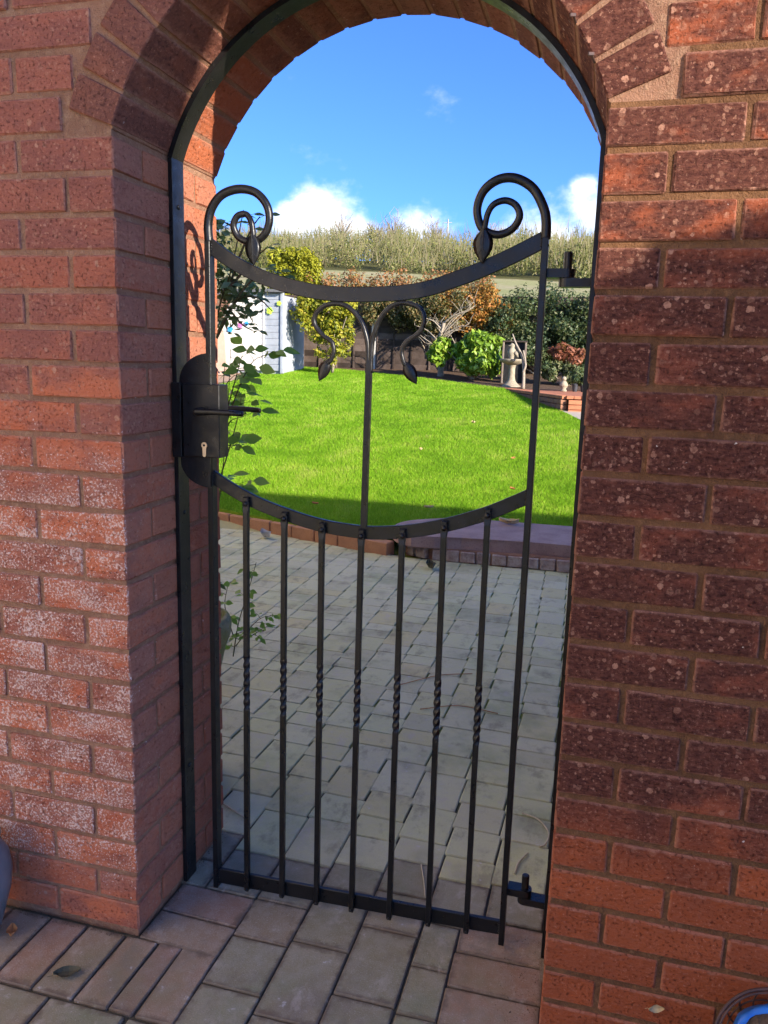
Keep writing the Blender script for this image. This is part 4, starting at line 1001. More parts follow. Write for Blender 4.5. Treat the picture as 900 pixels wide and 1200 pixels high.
shrub('autumn_shrub', 'orange and yellow autumn shrub beside the bare tree', 'shrub', (-2.0, 16.9, 1.05), clumps(-1.85, 16.9, 2.50, .72, .3, .48, 46, .22, 10) + clumps(-2.6, 16.9, 2.6, .5, .3, .4, 12, .2, 11), 9500, .07, MAT['autumn'], 12, r0=.02, shell=.15)
ivy = clumps(-.55, 17.0, 2.15, 1.25, .5, .85, 90, .30, 13) + clumps(.9, 16.9, 2.0, .9, .5, .9, 50, .32, 14) + clumps(3.6, 16.9, 2.0, 1.9, .5, .9, 70, .34, 25)
shrub('ivy_hedge', 'dense dark ivy covered hedge behind the stone birdbath', 'hedge', (-.3, 17.2, 1.0), ivy, 44000, .075, MAT['ivy'], 15, r0=.03, shell=.35, tint_sd=.3)
shrub('mixed_hedge', 'brown and olive tangled hedge over the dark fence', 'hedge', (-3.2, 17.6, 1.1), clumps(-3.2, 17.1, 2.62, 1.6, .25, .42, 80, .22, 16) + clumps(-2.6, 16.7, 2.5, 1.0, .2, .42, 44, .2, 19), 22000, .06, MAT['mixed'], 17, tint_mu=.5, tint_sd=.3, r0=.02, shell=.1)
shrub('laurel_shrub', 'round bright green laurel shrub at the lawn edge', 'shrub', (-1.75, 15.6, 1.0), clumps(-1.65, 15.5, 1.58, .55, .35, .36, 40, .20, 18) + clumps(-2.45, 15.6, 1.55, .24, .2, .22, 9, .15, 19), 5600, .13, MAT['laurel'], 20, tips=[(-1.9, 15.5, 1.6), (-1.5, 15.4, 1.7), (-1.2, 15.5, 1.5), (-2.3, 15.5, 1.6), (-1.6, 15.3, 1.9), (-1.35, 15.4, 1.4)], r0=.028)
shrub('russet_shrub', 'low reddish brown shrub on the raised bed beside the ivy', 'shrub', (.25, 15.2, .9), clumps(.20, 15.2, 1.58, .36, .25, .18, 18, .13, 21), 1700, .10, MAT['russet'], 22, r0=.015)
shrub('silver_shrub', 'grey green low shrub under the russet leaves', 'shrub', (.25, 15.0, .9), clumps(.2, 15.05, 1.22, .40, .2, .18, 16, .13, 23), 1900, .085, MAT['ivy'], 24, tint_mu=.8, r0=.012)
t = thing('bare_tree', 'small pale trunked leafless tree behind the green laurel', 'tree', (-2.55, 16.1, 1.0))
bm = bmesh.new(); tube(bm, spline([(-2.55, 16.1, .95), (-2.52, 16.1, 1.4), (-2.58, 16.1, 1.8), (-2.5, 16.1, 2.2)], 5), [.075-.0025*i for i in range(16)], 8); bm_obj('trunk', bm, MAT['bark'], t, smooth_=True)
g = random.Random(3); bm = bmesh.new()
for i in range(22):
    z0 = g.uniform(1.45, 2.2); b0 = Vector((-2.54, 16.1, z0)); a = g.uniform(0, 6.28); L = g.uniform(.35, .95)
    e = b0+Vector((math.cos(a)*L*.9, math.sin(a)*L*.4, L*g.uniform(.15, .8)))
    m = b0.lerp(e, .5)+Vector((g.uniform(-.08, .08), 0, g.uniform(-.03, .12))); P = spline([b0, m, e], 4); tube(bm, P, [.018*(1-.85*q/len(P)) for q in range(len(P))], 5)
    for q in range(3):
        s = P[g.randrange(3, len(P))]; e2 = s+Vector((g.uniform(-.25, .25), g.uniform(-.1, .1), g.uniform(0, .3))); tube(bm, [s, s.lerp(e2, .5)+Vector((0, 0, .02)), e2], [.006, .004, .002], 4)
bm_obj('crown', bm, MAT['bark'], t, smooth_=True)

# -------- fence: post, battens and lapped slats one by one
fence = thing('timber_fence', 'dark brown lapped timber fence along the back of the garden', 'fence', (-4.0, 17.3, 1.1))
for i, x0 in enumerate((-8.2, -6.3, -4.42, -2.54, -.66)):
    bm = bmesh.new(); box(bm, (x0, 17.25, 1.95), (.10, .10, 1.8), .006); bm_obj('post', bm, MAT['grey_post'] if i == 2 else MAT['fence'], fence)
    for k in range(12):
        z = 1.12+.145*k; bm = bmesh.new(); box(bm, (x0+.94, 17.27+rnd.uniform(-.004, .004), z+.075), (1.77, .018, .158), .003, rot=Matrix.Rotation(rnd.uniform(-.004, .004), 3, 'Y') @ Matrix.Rotation(.16, 3, 'X')); bm_obj('slat', bm, MAT['fence'], fence)
    for dx in (.08, .50, .94, 1.38, 1.80):
        bm = bmesh.new(); box(bm, (x0+dx, 17.235, 1.95), (.042, .025, 1.68), .003); bm_obj('batten', bm, MAT['fence'], fence)

# -------- shed
shed = thing('garden_shed', 'white boarded garden shed with grey side panel and flower stickers', 'shed', (-6.9, 15.4, 1.0))
for k in range(12):
    z = 1.06+.14*k; bm = bmesh.new(); box(bm, (-7.12, 15.2, z+.07), (1.46, .03, .136), .006, rot=Matrix.Rotation(.06, 3, 'X')); bm_obj('board', bm, MAT['white_wood'], shed)
    bm = bmesh.new(); box(bm, (-6.17, 15.215, z+.07), (.40, .03, .136), .006, rot=Matrix.Rotation(.06, 3, 'X')); bm_obj('board', bm, MAT['grey_wood'], shed)
bm = bmesh.new(); box(bm, (-6.95, 16.0, 1.85), (1.86, 1.5, 1.72)); bm_obj('body', bm, MAT['grey_wood'], shed)
bm = bmesh.new(); box(bm, (-5.94, 15.2, 1.9), (.07, .07, 1.78), .006); bm_obj('corner_post', bm, MAT['grey_wood'], shed)
bm = bmesh.new(); box(bm, (-6.375, 15.18, 1.9), (.035, .03, 1.76), .004); bm_obj('corner_trim', bm, MAT['white_wood'], shed)
bm = bmesh.new(); box(bm, (-6.95, 15.95, 2.84), (2.15, 1.8, .07), .01, rot=Matrix.Rotation(.07, 3, 'X')); bm_obj('roof', bm, MAT['felt'], shed)
def decal(cx, cz, mat, r, petals=5):
    bm = bmesh.new()
    for i in range(petals):
        a = 2*math.pi*i/petals; prism(bm, arc(cx+r*.62*math.cos(a), cz+r*.62*math.sin(a), r*.40, r*.40, 0, 330, 9), 15.155-.001*i, 15.165, 'y')
    prism(bm, arc(cx, cz, r*.3, r*.3, 0, 330, 9), 15.146, 15.163, 'y'); bm_obj('flower_sticker', bm, mat, shed)
decal(-7.17, 1.95, MAT['decal_blue'], .07); decal(-6.92, 2.04, MAT['decal_pink'], .065); decal(-6.77, 2.08, MAT['decal_blue'], .05)
decal(-6.22, 2.36, MAT['decal_lime'], .08); decal(-6.0, 2.52, MAT['decal_lime'], .055)
scr = thing('timber_screen', 'peach and brown timber screen leaning left of the white shed', 'screen', (-7.6, 14.5, 1.0))
bm = bmesh.new(); prism(bm, [(-7.75, .95), (-6.95, .95), (-6.98, 1.75), (-7.08, 2.1), (-7.75, 2.1)], 14.5, 14.56, 'y'); bm_obj('lower_panel', bm, MAT['peach_wood'], scr)
bm = bmesh.new(); prism(bm, [(-7.75, 2.103), (-7.08, 2.103), (-6.78, 2.62), (-7.75, 2.7)], 14.5, 14.56, 'y'); bm_obj('upper_panel', bm, MAT['brown_wood'], scr)

# -------- raised bed, birdbath and odds
bed = thing('raised_bed', 'low brick raised bed with terracotta top at the back right', 'raised bed', (.6, 13, .7))
P0, P1 = Vector((.40, 11.2, 0)), Vector((-.95, 14.3, 0)); BT_ = .90
bm = bmesh.new(); prism(bm, [(.44, 11.28), (-.88, 14.32), (-.88, 16.4), (3.0, 16.4), (3.0, 11.5)], .3, BT_-.03); bm_obj('fill', bm, MAT['soil'], bed)
dd = (P1-P0); LL = dd.length; dd.normalize(); an = math.atan2(dd.y, dd.x)
for r in range(4):
    s = 0 if r % 2 else -.11
    while s < LL:
        a, b = max(0, s), min(LL, s+.215)
        if b-a > .03:
            c = P0+dd*((a+b)/2); bm = bmesh.new(); box(bm, (c.x, c.y, BT_-.06-.0755*(r+.5)), (b-a-.008, .10, .066), .004, an, .001); bm_obj('brick', bm, MAT['bedbrick_shade'], bed)
        s += .223
an2 = .08; s = 0
for r in range(4):
    for i in range(6):
        bm = bmesh.new(); box(bm, (.46+.115+.223*i-(.1 if r % 2 else 0)*(i > 0), 11.20+.018*i, BT_-.06-.0755*(r+.5)), (.214, .10, .066), .004, an2, .001); bm_obj('brick', bm, MAT['terracotta'], bed)  # sun-facing side takes lighter terracotta, its sunlight put into the colour
s = 0
while s < LL:
    c = P0+dd*(s+.055); bm = bmesh.new(); box(bm, (c.x+.07, c.y+.03, BT_-.028), (.104, .22, .05), .005, an, .001); bm_obj('coping_brick', bm, MAT['terracotta'], bed); s += .112
for i in range(12):
    bm = bmesh.new(); box(bm, (.48+.112*i, 11.28+.009*i, BT_-.026), (.104, .22, .05), .005, an2, .001); bm_obj('coping_brick', bm, MAT['terracotta'], bed)
bm = bmesh.new(); prism(bm, [(.42, 11.5), (-.72, 14.2), (-.72, 16.3), (2.9, 16.3), (2.9, 11.7)], BT_-.03, BT_-.012); bm_obj('paved_top', bm, MAT['terracotta'], bed)
bb = thing('birdbath', 'pale stone birdbath on a round pedestal with bird figure', 'birdbath', (-.80, 14.6, BT_-.012))
bz = BT_-.012
bm = bmesh.new(); lathe(bm, [(.20, 0), (.20, .035), (.175, .05), (.15, .07), (.10, .115), (.075, .16), (.066, .22), (.062, .36), (.070, .43), (.09, .455)], (-.80, 14.6, bz), 28); bm_obj('pedestal', bm, MAT['stone'], bb, smooth_=True)
bm = bmesh.new(); lathe(bm, [(.09, .45), (.16, .475), (.235, .515), (.262, .548), (.262, .565), (.245, .568), (.2, .54), (.1, .525), (.02, .522)], (-.80, 14.6, bz), 32); bm_obj('bowl', bm, MAT['stone'], bb, smooth_=True)
bm = bmesh.new(); lathe(bm, [(.05, .52), (.055, .56), (.045, .585), (.075, .64), (.085, .70), (.07, .75), (.045, .78), (.05, .81), (.048, .84), (.025, .868), (.004, .875)], (-.82, 14.6, bz), 18)
bb_bird = bm_obj('bird_figure', bm, MAT['stone'], bb, smooth_=True)
bm = bmesh.new(); tube(bm, [(-.76, 14.57, bz+.69), (-.72, 14.56, bz+.66), (-.69, 14.56, bz+.60)], [.05, .035, .01], 8); bm_obj('tail', bm, MAT['stone'], bb_bird, smooth_=True)
bm = bmesh.new(); tube(bm, [(-.85, 14.56, bz+.825), (-.885, 14.55, bz+.82)], [.016, .003], 8); bm_obj('beak', bm, MAT['stone'], bb_bird)
tf = thing('timber_arbour', 'dark backed timber frame standing behind the birdbath', 'arbour', (-.83, 15.1, BT_))
for x in (-1.05, -.60):
    bm = bmesh.new(); box(bm, (x, 15.1, 1.34), (.032, .05, .92), .004); bm_obj('upright', bm, MAT['old_wood'], tf)
bm = bmesh.new(); box(bm, (-.825, 15.1, 1.81), (.50, .06, .03), .004); bm_obj('lintel', bm, MAT['fence'], tf)
bm = bmesh.new(); box(bm, (-.825, 15.16, 1.34), (.44, .02, .90)); bm_obj('dark_panel', bm, MAT['slot'], tf)
bm = bmesh.new(); tube(bm, spline([(-.52, 14.2, .88), (-.53, 14.22, 1.2), (-.58, 14.25, 1.5), (-.72, 14.3, 1.75), (-.80, 14.35, 1.93)], 6), [.034-.0009*i for i in range(25)], 8)
tube(bm, spline([(-.545, 14.2, 1.2), (-.50, 14.2, 1.35), (-.56, 14.2, 1.62)], 5), [.022]*6+[.018]*5, 7)
o = bm_obj('driftwood_branch', bm, simple('driftwood', (.34, .28, .21), (.25, .20, .15), 20, .9, .1, .004), smooth_=True); top(o, 'pale grey twisted driftwood branch standing beside the birdbath', 'branch')
bu = thing('stone_ornament', 'small pale stone urn ornament on the raised bed by the ivy', 'ornament', (.27, 13.6, BT_-.012))
bm = bmesh.new(); lathe(bm, [(.06, 0), (.06, .02), (.04, .05), (.07, .09), (.08, .12), (.06, .16), (.03, .202)], (.27, 13.6, BT_-.012), 16); bm_obj('urn', bm, MAT['stone'], bu, smooth_=True)
bm = bmesh.new(); lathe(bm, [(.035, .2), (.045, .23), (.035, .26), (.005, .275)], (.27, 13.6, BT_-.012), 12); bm_obj('lid', bm, MAT['stone'], bu, smooth_=True)
for i, (x, r) in enumerate(((.47, .055), (.62, .06))):
    p = thing('flower_pot', ('dark round flower pot beside the pale stone urn', 'dark flower pot furthest right on the raised bed')[i], 'pot', (x, 13.7, BT_-.012), 'dark pots on the raised bed')
    bm = bmesh.new(); lathe(bm, [(r*.7, 0), (r, .12), (r*1.08, .125), (r*1.08, .15), (r*.9, .15), (r*.85, .13)], (x, 13.7, BT_-.012), 16); bm_obj('pot', bm, MAT['dark_pot'], p)
    foliage('foliage', clumps(x, 13.7, BT_+.2, .08, .08, .06, 5, .07, 50+i), 260, .07, MAT['ivy'], p, 60+i)

# -------- the hillside: scrub in one mass, bare trees on its skyline, a pole
def hz(x, y): return gz(y)-(.02*(x+12) if y > 50 else 0)
def scrub():
    g = np.random.default_rng(4); cl = []
    for _ in range(800):
        x = g.uniform(-62, 32); y = g.uniform(63.5, 92)
        H = 2.3+1.0*mnoise.noise(Vector((x*.10, y*.2, 1.0)))+g.uniform(-.5, .6)-.012*(x+20)
        for q in range(4): cl.append((x+g.normal()*.7, y+g.normal()*.5, hz(x, y)+max(.5, H)*g.uniform(.0, .95), g.uniform(.6, 1.1), .8, g.uniform(.5, .95)))
    V, T = leaves_np(cl, 168000, .21, 5, aspect=.42, shell=.15, up=.1, tint_mu=.30, tint_sd=.2)
    m = len(V)//4; F = np.arange(4*m).reshape(-1, 4); F = np.concatenate([F[:, [0, 1, 2]], F[:, [0, 2, 3]]])
    C = np.array(cl); n = 34000; k = g.integers(0, len(C), n); x = C[k, 0]+g.normal(size=n)*.6; y = C[k, 1]+g.normal(size=n)*.4; z = C[k, 2]-.3+.8*g.random(n); L = .7+1.3*g.random(n)**2; w = .018+.02*g.random(n)
    le = g.normal(size=(n, 2))*.22; W = np.empty((n, 3, 3)); W[:, 0] = np.stack([x-w, y, z], 1); W[:, 1] = np.stack([x+w, y, z], 1); W[:, 2] = np.stack([x+le[:, 0]*L, y+le[:, 1]*L, z+L], 1)
    T2 = np.clip(.62+.25*g.normal(size=n), 0.01, .99)
    V = np.concatenate([V, W.reshape(-1, 3)]); F = np.concatenate([F, 4*m+np.arange(3*n).reshape(-1, 3)]); T = np.concatenate([T, np.repeat(T2, 3)])
    np_mesh('hillside_scrub', V, F, MAT['scrub'], tint=T, kind='stuff')
scrub()
for i, (x, y, h, lab) in enumerate(((-27.5, 84, 5.6, 'leafless tree on the skyline below the large white cloud'), (-24.3, 86, 4.9, 'low spreading leafless tree second from left on the skyline'), (-21.2, 82, 5.2, 'leafless round crowned tree in the middle of the skyline'),
                                   (-18.2, 88, 5.0, 'thin leafless tree on the skyline left of the pole'), (-11.0, 86, 4.3, 'thin leafless tree on the skyline right of the pole'))):
    t = thing('bare_tree', lab, 'tree', (x, y, hz(x, y)), 'leafless trees on the far skyline'); b0 = Vector((x, y, hz(x, y)-.2)); g = random.Random(70+i)
    bm = bmesh.new(); tube(bm, [b0, b0+Vector((.05, 0, h*.35)), b0+Vector((-.05, 0, h*.6))], [.16, .11, .07], 6); bm_obj('trunk', bm, MAT['bark'], t)
    bm = bmesh.new()
    for q in range(46):
        s = b0+Vector((0, 0, h*g.uniform(.3, .6))); a = g.uniform(0, 6.28); el = g.uniform(.35, 1.4); L = h*g.uniform(.25, .5)
        e = s+Vector((math.cos(a)*math.cos(el), math.sin(a)*math.cos(el), math.sin(el)))*L
        tube(bm, [s, s.lerp(e, .5)+Vector((g.uniform(-.1, .1), 0, g.uniform(0, .15))), e], [.055, .035, .018], 4, cap=False)
        for w in range(3):
            s2 = s.lerp(e, g.uniform(.4, .95)); e2 = s2+Vector((g.uniform(-.5, .5), g.uniform(-.4, .4), g.uniform(.2, .8))); tube(bm, [s2, e2], [.022, .012], 3, cap=False)
    bm_obj('crown', bm, MAT['bark'], t)
pl = thing('utility_pole', 'thin pale utility pole on the far hilltop', 'pole', (-22.6, 118, hz(-22.6, 118)))
bm = bmesh.new(); tube(bm, [(-22.6, 118, hz(-22.6, 118)-.3), (-22.6, 118, 21.9)], [.14, .09], 8); bm_obj('pole', bm, MAT['grey_post'], pl)
bm = bmesh.new(); box(bm, (-22.6, 118, 21.4), (1.1, .1, .1), .01); bm_obj('crossarm', bm, MAT['grey_post'], pl)

# ---------------------------------------------------------------- plants close to the gateway
def leaf_mesh(seed, w=.46, teeth=0):
    g = random.Random(seed); bm = bmesh.new(); prof = [(0, .02), (.12, .5), (.3, .95), (.5, 1.0), (.7, .72), (.87, .34), (1, .02)]
    rows = []
    for f, q in prof:
        c = -.10*f*f; hw = w*.5*q*(1+g.uniform(-.06, .06))
        rows.append([bm.verts.new((-hw, f, c+.10*q*w)), bm.verts.new((0, f, c)), bm.verts.new((hw, f, c+.10*q*w))])
    for a, b in zip(rows, rows[1:]):
        for k in range(2): bm.faces.new((a[k], a[k+1], b[k+1], b[k]))
    me = bpy.data.meshes.new('leaf'); bm.to_mesh(me); bm.free()
    at = me.attributes.new('tint', 'FLOAT', 'POINT'); t = g.random()*.75; at.data.foreach_set('value', [t]*len(me.vertices))
    me.polygons.foreach_set('use_smooth', [True]*len(me.polygons)); return me
def leaf_set(mat, n=6, w=.5):
    L = [leaf_mesh(100+i, w) for i in range(n)]
    for m in L: m.materials.append(mat)
    return L
ROSE = leaf_set(MAT['rose_leaf'], 8, .62); DARK = leaf_set(MAT['dark_leaf'], 8, .42)
def put_leaf(meshes, p, dirv, size, parent, g):
    o = bpy.data.objects.new('leaf', g.choice(meshes)); link(o, parent)
    d = Vector(dirv).normalized(); nrm = Vector((g.uniform(-.7, .9), -.75+g.uniform(-.5, .6), .75+g.uniform(-.5, .3)))
    nrm = (nrm-d*nrm.dot(d)).normalized(); xx_ = d.cross(nrm)
    o.rotation_mode = 'QUATERNION'; o.rotation_quaternion = Matrix((xx_, d, nrm)).transposed().to_quaternion()
    o.location = Vector(p)-org(parent); o.scale = (size, size, size)
def stem_plant(t, stems, meshes, size, step_, seed, r0, sub=True):
    g = random.Random(seed); bm = bmesh.new(); count = 0
    for pts in stems:
        P = spline(pts, 7); n = len(P); tube(bm, P, [max(.0011, r0*(1-.7*i/n)) for i in range(n)], 6)
        i = 2
        while i < n:
            p = P[i]; a = g.uniform(0, 6.28); side = Vector((math.cos(a), math.sin(a)*.6, g.uniform(-.35, .55))).normalized()
            if sub:                                          # a leaf stalk with three to five leaflets
                e = p+side*size*g.uniform(.8, 1.4); tube(bm, [p, p.lerp(e, .5)+Vector((0, 0, .004)), e], [.0011, .0009, .0008], 5)
                s2 = side.cross(Vector((0, 0, 1))); 
                if s2.length < .1: s2 = Vector((1, 0, 0))
                s2.normalize()
                put_leaf(meshes, e, side+Vector((0, 0, -.35)), size*g.uniform(.8, 1.15), t, g); count += 1
                for s in (-1, 1): put_leaf(meshes, p.lerp(e, .6), side*.5+s2*s+Vector((0, 0, -.2)), size*g.uniform(.6, .95), t, g); count += 1
            else: put_leaf(meshes, p, side+Vector((0, 0, -.2)), size*g.uniform(.7, 1.2), t, g); count += 1
            i += step_ if g.random() < .7 else step_+1
    bm_obj('stems', bm, MAT['twig'], t, smooth_=True); return count
cr = thing('climbing_rose', 'leafy climbing rose stems hanging beside the lock behind the left pier', 'climbing plant', (-.60, 1.5, 0))
stem_plant(cr, [[(-.60, 1.5, .02), (-.58, 1.5, .5), (-.52, 1.48, .85), (-.48, 1.46, 1.15), (-.46, 1.45, 1.38)], [(-.53, 1.48, .85), (-.47, 1.46, 1.0), (-.43, 1.45, 1.12), (-.41, 1.44, 1.20)], [(-.50, 1.46, 1.05), (-.43, 1.45, 1.22), (-.36, 1.43, 1.33), (-.30, 1.42, 1.36)],
                [(-.51, 1.48, 1.0), (-.50, 1.46, 1.2), (-.49, 1.46, 1.33)], [(-.48, 1.46, 1.15), (-.44, 1.46, 1.28), (-.41, 1.45, 1.36)], [(-.53, 1.48, .80), (-.47, 1.45, .84), (-.42, 1.44, .85)], [(-.50, 1.47, 1.05), (-.46, 1.45, 1.10), (-.40, 1.44, 1.12)], [(-.52, 1.47, 1.15), (-.48, 1.45, 1.24), (-.44, 1.44, 1.28)], [(-.52, 1.47, .95), (-.48, 1.45, 1.0), (-.45, 1.44, .99)]], ROSE, .066, 3, 5, .0032)
lr = thing('rose_sprig', 'low rose sprig with fresh green leaves above the mossy pot', 'plant', (-.22, 1.0, .3))
stem_plant(lr, [[(-.24, 1.0, .30), (-.22, 1.0, .42), (-.19, 1.0, .52), (-.165, 1.0, .60), (-.15, 1.0, .655)], [(-.23, 1.0, .34), (-.17, 1.0, .42), (-.125, .99, .46), (-.085, .98, .475)], [(-.24, 1.0, .38), (-.27, 1.0, .48), (-.255, .99, .56)], [(-.2, 1.0, .36), (-.15, 1.0, .40), (-.12, 1.0, .41)]], ROSE, .034, 3, 9, .0022)
ts = thing('wall_shrub', 'dark leaved shrub showing over the left pier behind the scroll', 'shrub', (-.85, 2.0, 0))
stem_plant(ts, [[(-.85, 2.0, 0), (-.86, 2.0, .9), (-.80, 2.0, 1.5), (-.72, 2.0, 1.75), (-.66, 2.0, 2.0)], [(-.82, 2.0, 1.4), (-.68, 1.98, 1.62), (-.56, 1.97, 1.72), (-.49, 1.96, 1.70)], [(-.80, 2.0, 1.45), (-.70, 2.0, 1.60), (-.60, 2.0, 1.62), (-.52, 2.0, 1.56)], [(-.76, 2.0, 1.6), (-.68, 2.0, 1.80), (-.62, 2.0, 1.92), (-.58, 2.0, 1.97)],
                [(-.74, 2.0, 1.65), (-.62, 2.0, 1.78), (-.54, 2.0, 1.84)], [(-.76, 2.0, 1.55), (-.74, 1.98, 1.58), (-.66, 1.97, 1.50), (-.60, 1.96, 1.47)]], DARK, .052, 3, 15, .007)
foliage('foliage', clumps(-.72, 2.05, 1.62, .16, .1, .12, 14, .07, 71) + clumps(-.80, 2.05, 1.86, .10, .1, .14, 8, .06, 72), 420, .045, MAT['dark_leaf'], ts, 73)['kind'] = 'stuff'
mp = thing('mossy_pot', 'mossy stone pot just behind the foot of the left pier', 'pot', (-.262, .72, 0))
bm = bmesh.new(); lathe(bm, [(.085, 0), (.09, .03), (.095, .25), (.105, .36), (.122, .44), (.137, .48), (.140, .51), (.132, .535), (.118, .54), (.11, .50)], (-.262, .72, 0), 24); bm_obj('pot', bm, MAT['mossy'], mp, smooth_=True)
bm = bmesh.new(); lathe(bm, [(.115, .49), (.10, .52), (.01, .53)], (-.262, .72, 0), 20); bm_obj('soil', bm, MAT['soil'], mp)

# ---------------------------------------------------------------- foreground odds and ends
gp = thing('glazed_pot', 'round slate blue glazed pot at the far left edge', 'pot', (-.364, -.100, 0))
bm = bmesh.new(); lathe(bm, [(.045, 0), (.05, .015), (.062, .06), (.0755, .11), (.0805, .155), (.075, .195), (.060, .225), (.052, .236), (.060, .244), (.060, .254), (.048, .254), (.046, .235)], (-.364, -.100, 0), 32); bm_obj('pot', bm, MAT['pot_blue'], gp, smooth_=True)
bm = bmesh.new(); lathe(bm, [(.05, .22), (.045, .238), (.01, .242)], (-.364, -.100, 0), 20); bm_obj('soil', bm, MAT['soil'], gp)
hb_ = thing('wire_basket', 'rusty wire hanging basket with blue liner leaning on the right wall', 'basket', (1.305, -.12, .2))
BC = Vector((1.346, -.105, .160)); Rb = Matrix.Rotation(math.radians(62), 3, 'X')
def ringp(r, h, n=40): return [BC+Rb @ Vector((r*math.cos(2*math.pi*i/n), r*math.sin(2*math.pi*i/n), h)) for i in range(n+1)]
bm = bmesh.new(); tube(bm, ringp(.106, 0), .0032, 7); tube(bm, ringp(.101, .004), .0022, 6); bm_obj('rim', bm, MAT['wire'], hb_, smooth_=True)
bm = bmesh.new()
for i in range(16):
    a = 2*math.pi*i/16; P = [BC+Rb @ Vector((.104*math.cos(a+.12*q)*math.cos(q*math.pi/2/6), .104*math.sin(a+.12*q)*math.cos(q*math.pi/2/6), -.095*math.sin(q*math.pi/2/6))) for q in range(7)]
    tube(bm, P, .0018, 5)
for h, r in ((-.035, .097), (-.068, .073)): tube(bm, ringp(r, h), .0018, 5)
bm_obj('wires', bm, MAT['wire'], hb_, smooth_=True)
bm = bmesh.new(); n = 36; prev = None; g = random.Random(5)
for r, h in ((.030, -.088), (.060, -.068), (.074, -.034), (.076, -.016), (.073, -.008), (.064, -.012)):
    cur = [bm.verts.new(BC+Rb @ Vector(((r+g.uniform(-.0025, .0025))*math.cos(2*math.pi*i/n), (r+g.uniform(-.0025, .0025))*math.sin(2*math.pi*i/n), h+g.uniform(-.003, .003)))) for i in range(n)]
    if prev:
        for k in range(n): bm.faces.new((prev[k], prev[(k+1) % n], cur[(k+1) % n], cur[k]))
    else: bm.faces.new(cur)
    prev = cur
bm_obj('liner', bm, MAT['blue_plastic'], hb_, smooth_=True)
bm = bmesh.new(); vs = [bm.verts.new(BC+Rb @ Vector((.064*math.cos(2*math.pi*i/24), .064*math.sin(2*math.pi*i/24), -.020+g.uniform(-.003, .003)))) for i in range(24)]; cv = bm.verts.new(BC+Rb @ Vector((0, 0, -.008)))
for i in range(24): bm.faces.new((vs[i], vs[(i+1) % 24], cv))
bm_obj('soil', bm, MAT['soil'], hb_)
def ground_leaf(name, label, p, size, mat, rz, curl=.35, cat='leaf', group=None, rot=None):
    bm = bmesh.new(); prof = [(0, .04), (.15, .5), (.35, .95), (.55, 1), (.75, .7), (.9, .35), (1, .03)]; rows = []
    R = rot if rot is not None else Matrix.Rotation(rz, 3, 'Z'); g = random.Random(int(p[0]*999))
    for f, q in prof:
        hw = .3*q*size; rows.append([bm.verts.new(Vector(p)+R @ Vector((u*hw, (f-.5)*size, curl*size*(u*u*.35+(f-.5)**2*.6)+.002+g.uniform(0, .03)*size))) for u in (-1, -.4, .2, 1)])
    for a, b in zip(rows, rows[1:]):
        for k in range(3): bm.faces.new((a[k], a[k+1], b[k+1], b[k]))
    s = [bm.verts.new(Vector(p)+R @ Vector((x*size, y*size, .004))) for x, y in ((-.015, -.5), (.015, -.5), (.03, -.72), (.0, -.72))]; bm.faces.new(s)
    o = bm_obj(name, bm, mat); top(o, label, cat, group); return o
ground_leaf('fallen_leaf', 'dark green curled dead leaf on the red pavers', (-.082, -.155, .001), .058, MAT['dark_dead'], -1.05)
ground_leaf('fallen_leaf', 'orange dead leaf at the wall foot on the far left', (-.285, -.085, .001), .04, MAT['dry_leaf'], .6, .7)
wl = Matrix.Rotation(math.radians(78), 3, 'X')
ground_leaf('fallen_leaf', 'small orange dry leaf clinging to the lower right wall', (1.150, -.010, .128), .030, MAT['pale_leaf'], 0, .5, rot=Matrix.Rotation(1.4, 3, 'Y') @ wl)
ground_leaf('fallen_leaf', 'brown dry leaf beside the wire basket rim', (1.192, -.030, .105), .036, MAT['dry_leaf'], 0, .7, rot=Matrix.Rotation(.4, 3, 'Y') @ wl)
for i, (x, y, s, r, lab) in enumerate(((-.70, 9.3, .11, .3, 'pale yellow fallen leaf in the middle of the lawn'), (-1.25, 4.6, .07, 1.2, 'brown leaf on the shaded lawn left of the stem'), (-.33, 4.75, .08, 2.0, 'pale leaf on the shaded lawn right of the stem'),
                                     (.25, 5.6, .07, .8, 'brown leaf on the sunlit lawn edge near the right stile'), (-.95, 7.2, .08, .1, 'small tan leaf lying on the sunny lawn left of the stem'), (.1, 7.0, .07, 2.6, 'small rust leaf lying on the sunny lawn near the right'))):
    ground_leaf('fallen_leaf', lab, (x, y, lz(x, y)+.040), s, MAT['pale_leaf' if i in (0, 2, 4) else 'dry_leaf'], r, .6, group='fallen leaves on the lawn')
ground_leaf('fallen_leaf', 'pale curled leaf lying on the purple stone step', (.36, 4.40, .175), .15, MAT['pale_leaf'], 1.5, .6)
ground_leaf('fallen_leaf', 'grey crumpled leaf on the paving below the kerb', (-1.42, 3.98, .003), .13, MAT['grey_post'], .9, 1.0)
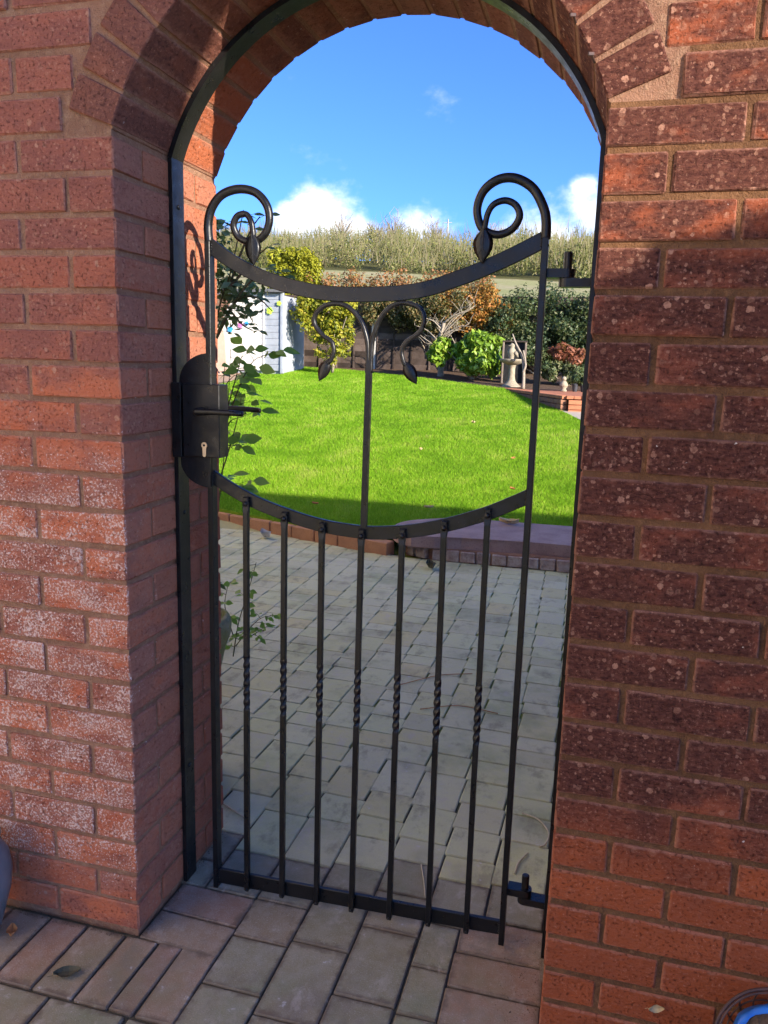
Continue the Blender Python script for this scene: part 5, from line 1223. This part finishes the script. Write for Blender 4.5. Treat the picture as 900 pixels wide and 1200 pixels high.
ground_leaf('fallen_leaf', 'dark crumpled leaf on the paving by the step riser', (-.05, 3.55, .003), .11, MAT['dark_dead'], .5, 1.0)
def stalk(label, pts, r, mat='straw', name='dry_stalk', cat='twig', group='dry stalks on the paving'):
    bm = bmesh.new(); P = spline(pts, 6); tube(bm, P, r, 6); o = bm_obj(name, bm, MAT[mat], smooth_=True); top(o, label, cat, group)
stalk('straight pale stalk on the paving by the left stile', [(-.10, .585, .004), (-.02, .545, .004), (.045, .510, .004)], .0028)
stalk('curved dry stalk on the paving by the right post', [(.82, .80, .004), (.87, .78, .004), (.905, .72, .004), (.90, .66, .004), (.885, .64, .004)], .0022)
stalk('short bright straw beside the right stile', [(.855, .60, .004), (.835, .55, .004), (.83, .50, .003)], .0025)
stalk('thin straw on the paving between the two right bars', [(.58, .46, .004), (.60, .40, .004), (.62, .33, .004)], .0016)
stalk('long brown pine needle stalk on the patio behind the bars', [(.22, 1.62, .004), (.36, 1.78, .004), (.50, 1.85, .004)], .0016, 'dry_leaf')
stalk('long brown stalk lying across the patio nearer the gate', [(.36, 1.42, .004), (.5, 1.50, .004), (.66, 1.48, .004)], .0017, 'dry_leaf')
# soil crumbs gathered against the pier foot and the right threshold
def crumbs():
    g = np.random.default_rng(9); n = 2600
    e = g.random(n); x = np.where(e < .35, -.35+.35*g.random(n), np.where(e < .6, .003+.02*g.random(n)**2, WID-.01-.09*g.random(n)**1.6)); y = np.where(e < .35, -.006-.018*g.random(n)**2, np.where(e < .6, .44*g.random(n), -.35+.62*g.random(n)))
    s = .0006+.0016*g.random(n)**3; o = g.standard_normal((n, 4, 3)); o /= np.linalg.norm(o, axis=2)[:, :, None]
    V = np.stack([x, y, .002+s*.4], 1)[:, None, :]+o*s[:, None, None]; b = np.arange(n)[:, None]*4
    F = np.concatenate([b+np.array([0, 1, 2]), b+np.array([0, 3, 1]), b+np.array([0, 2, 3]), b+np.array([1, 3, 2])])
    np_mesh('soil_crumbs', V.reshape(-1, 3), F, MAT['soil'], kind='stuff')
crumbs()
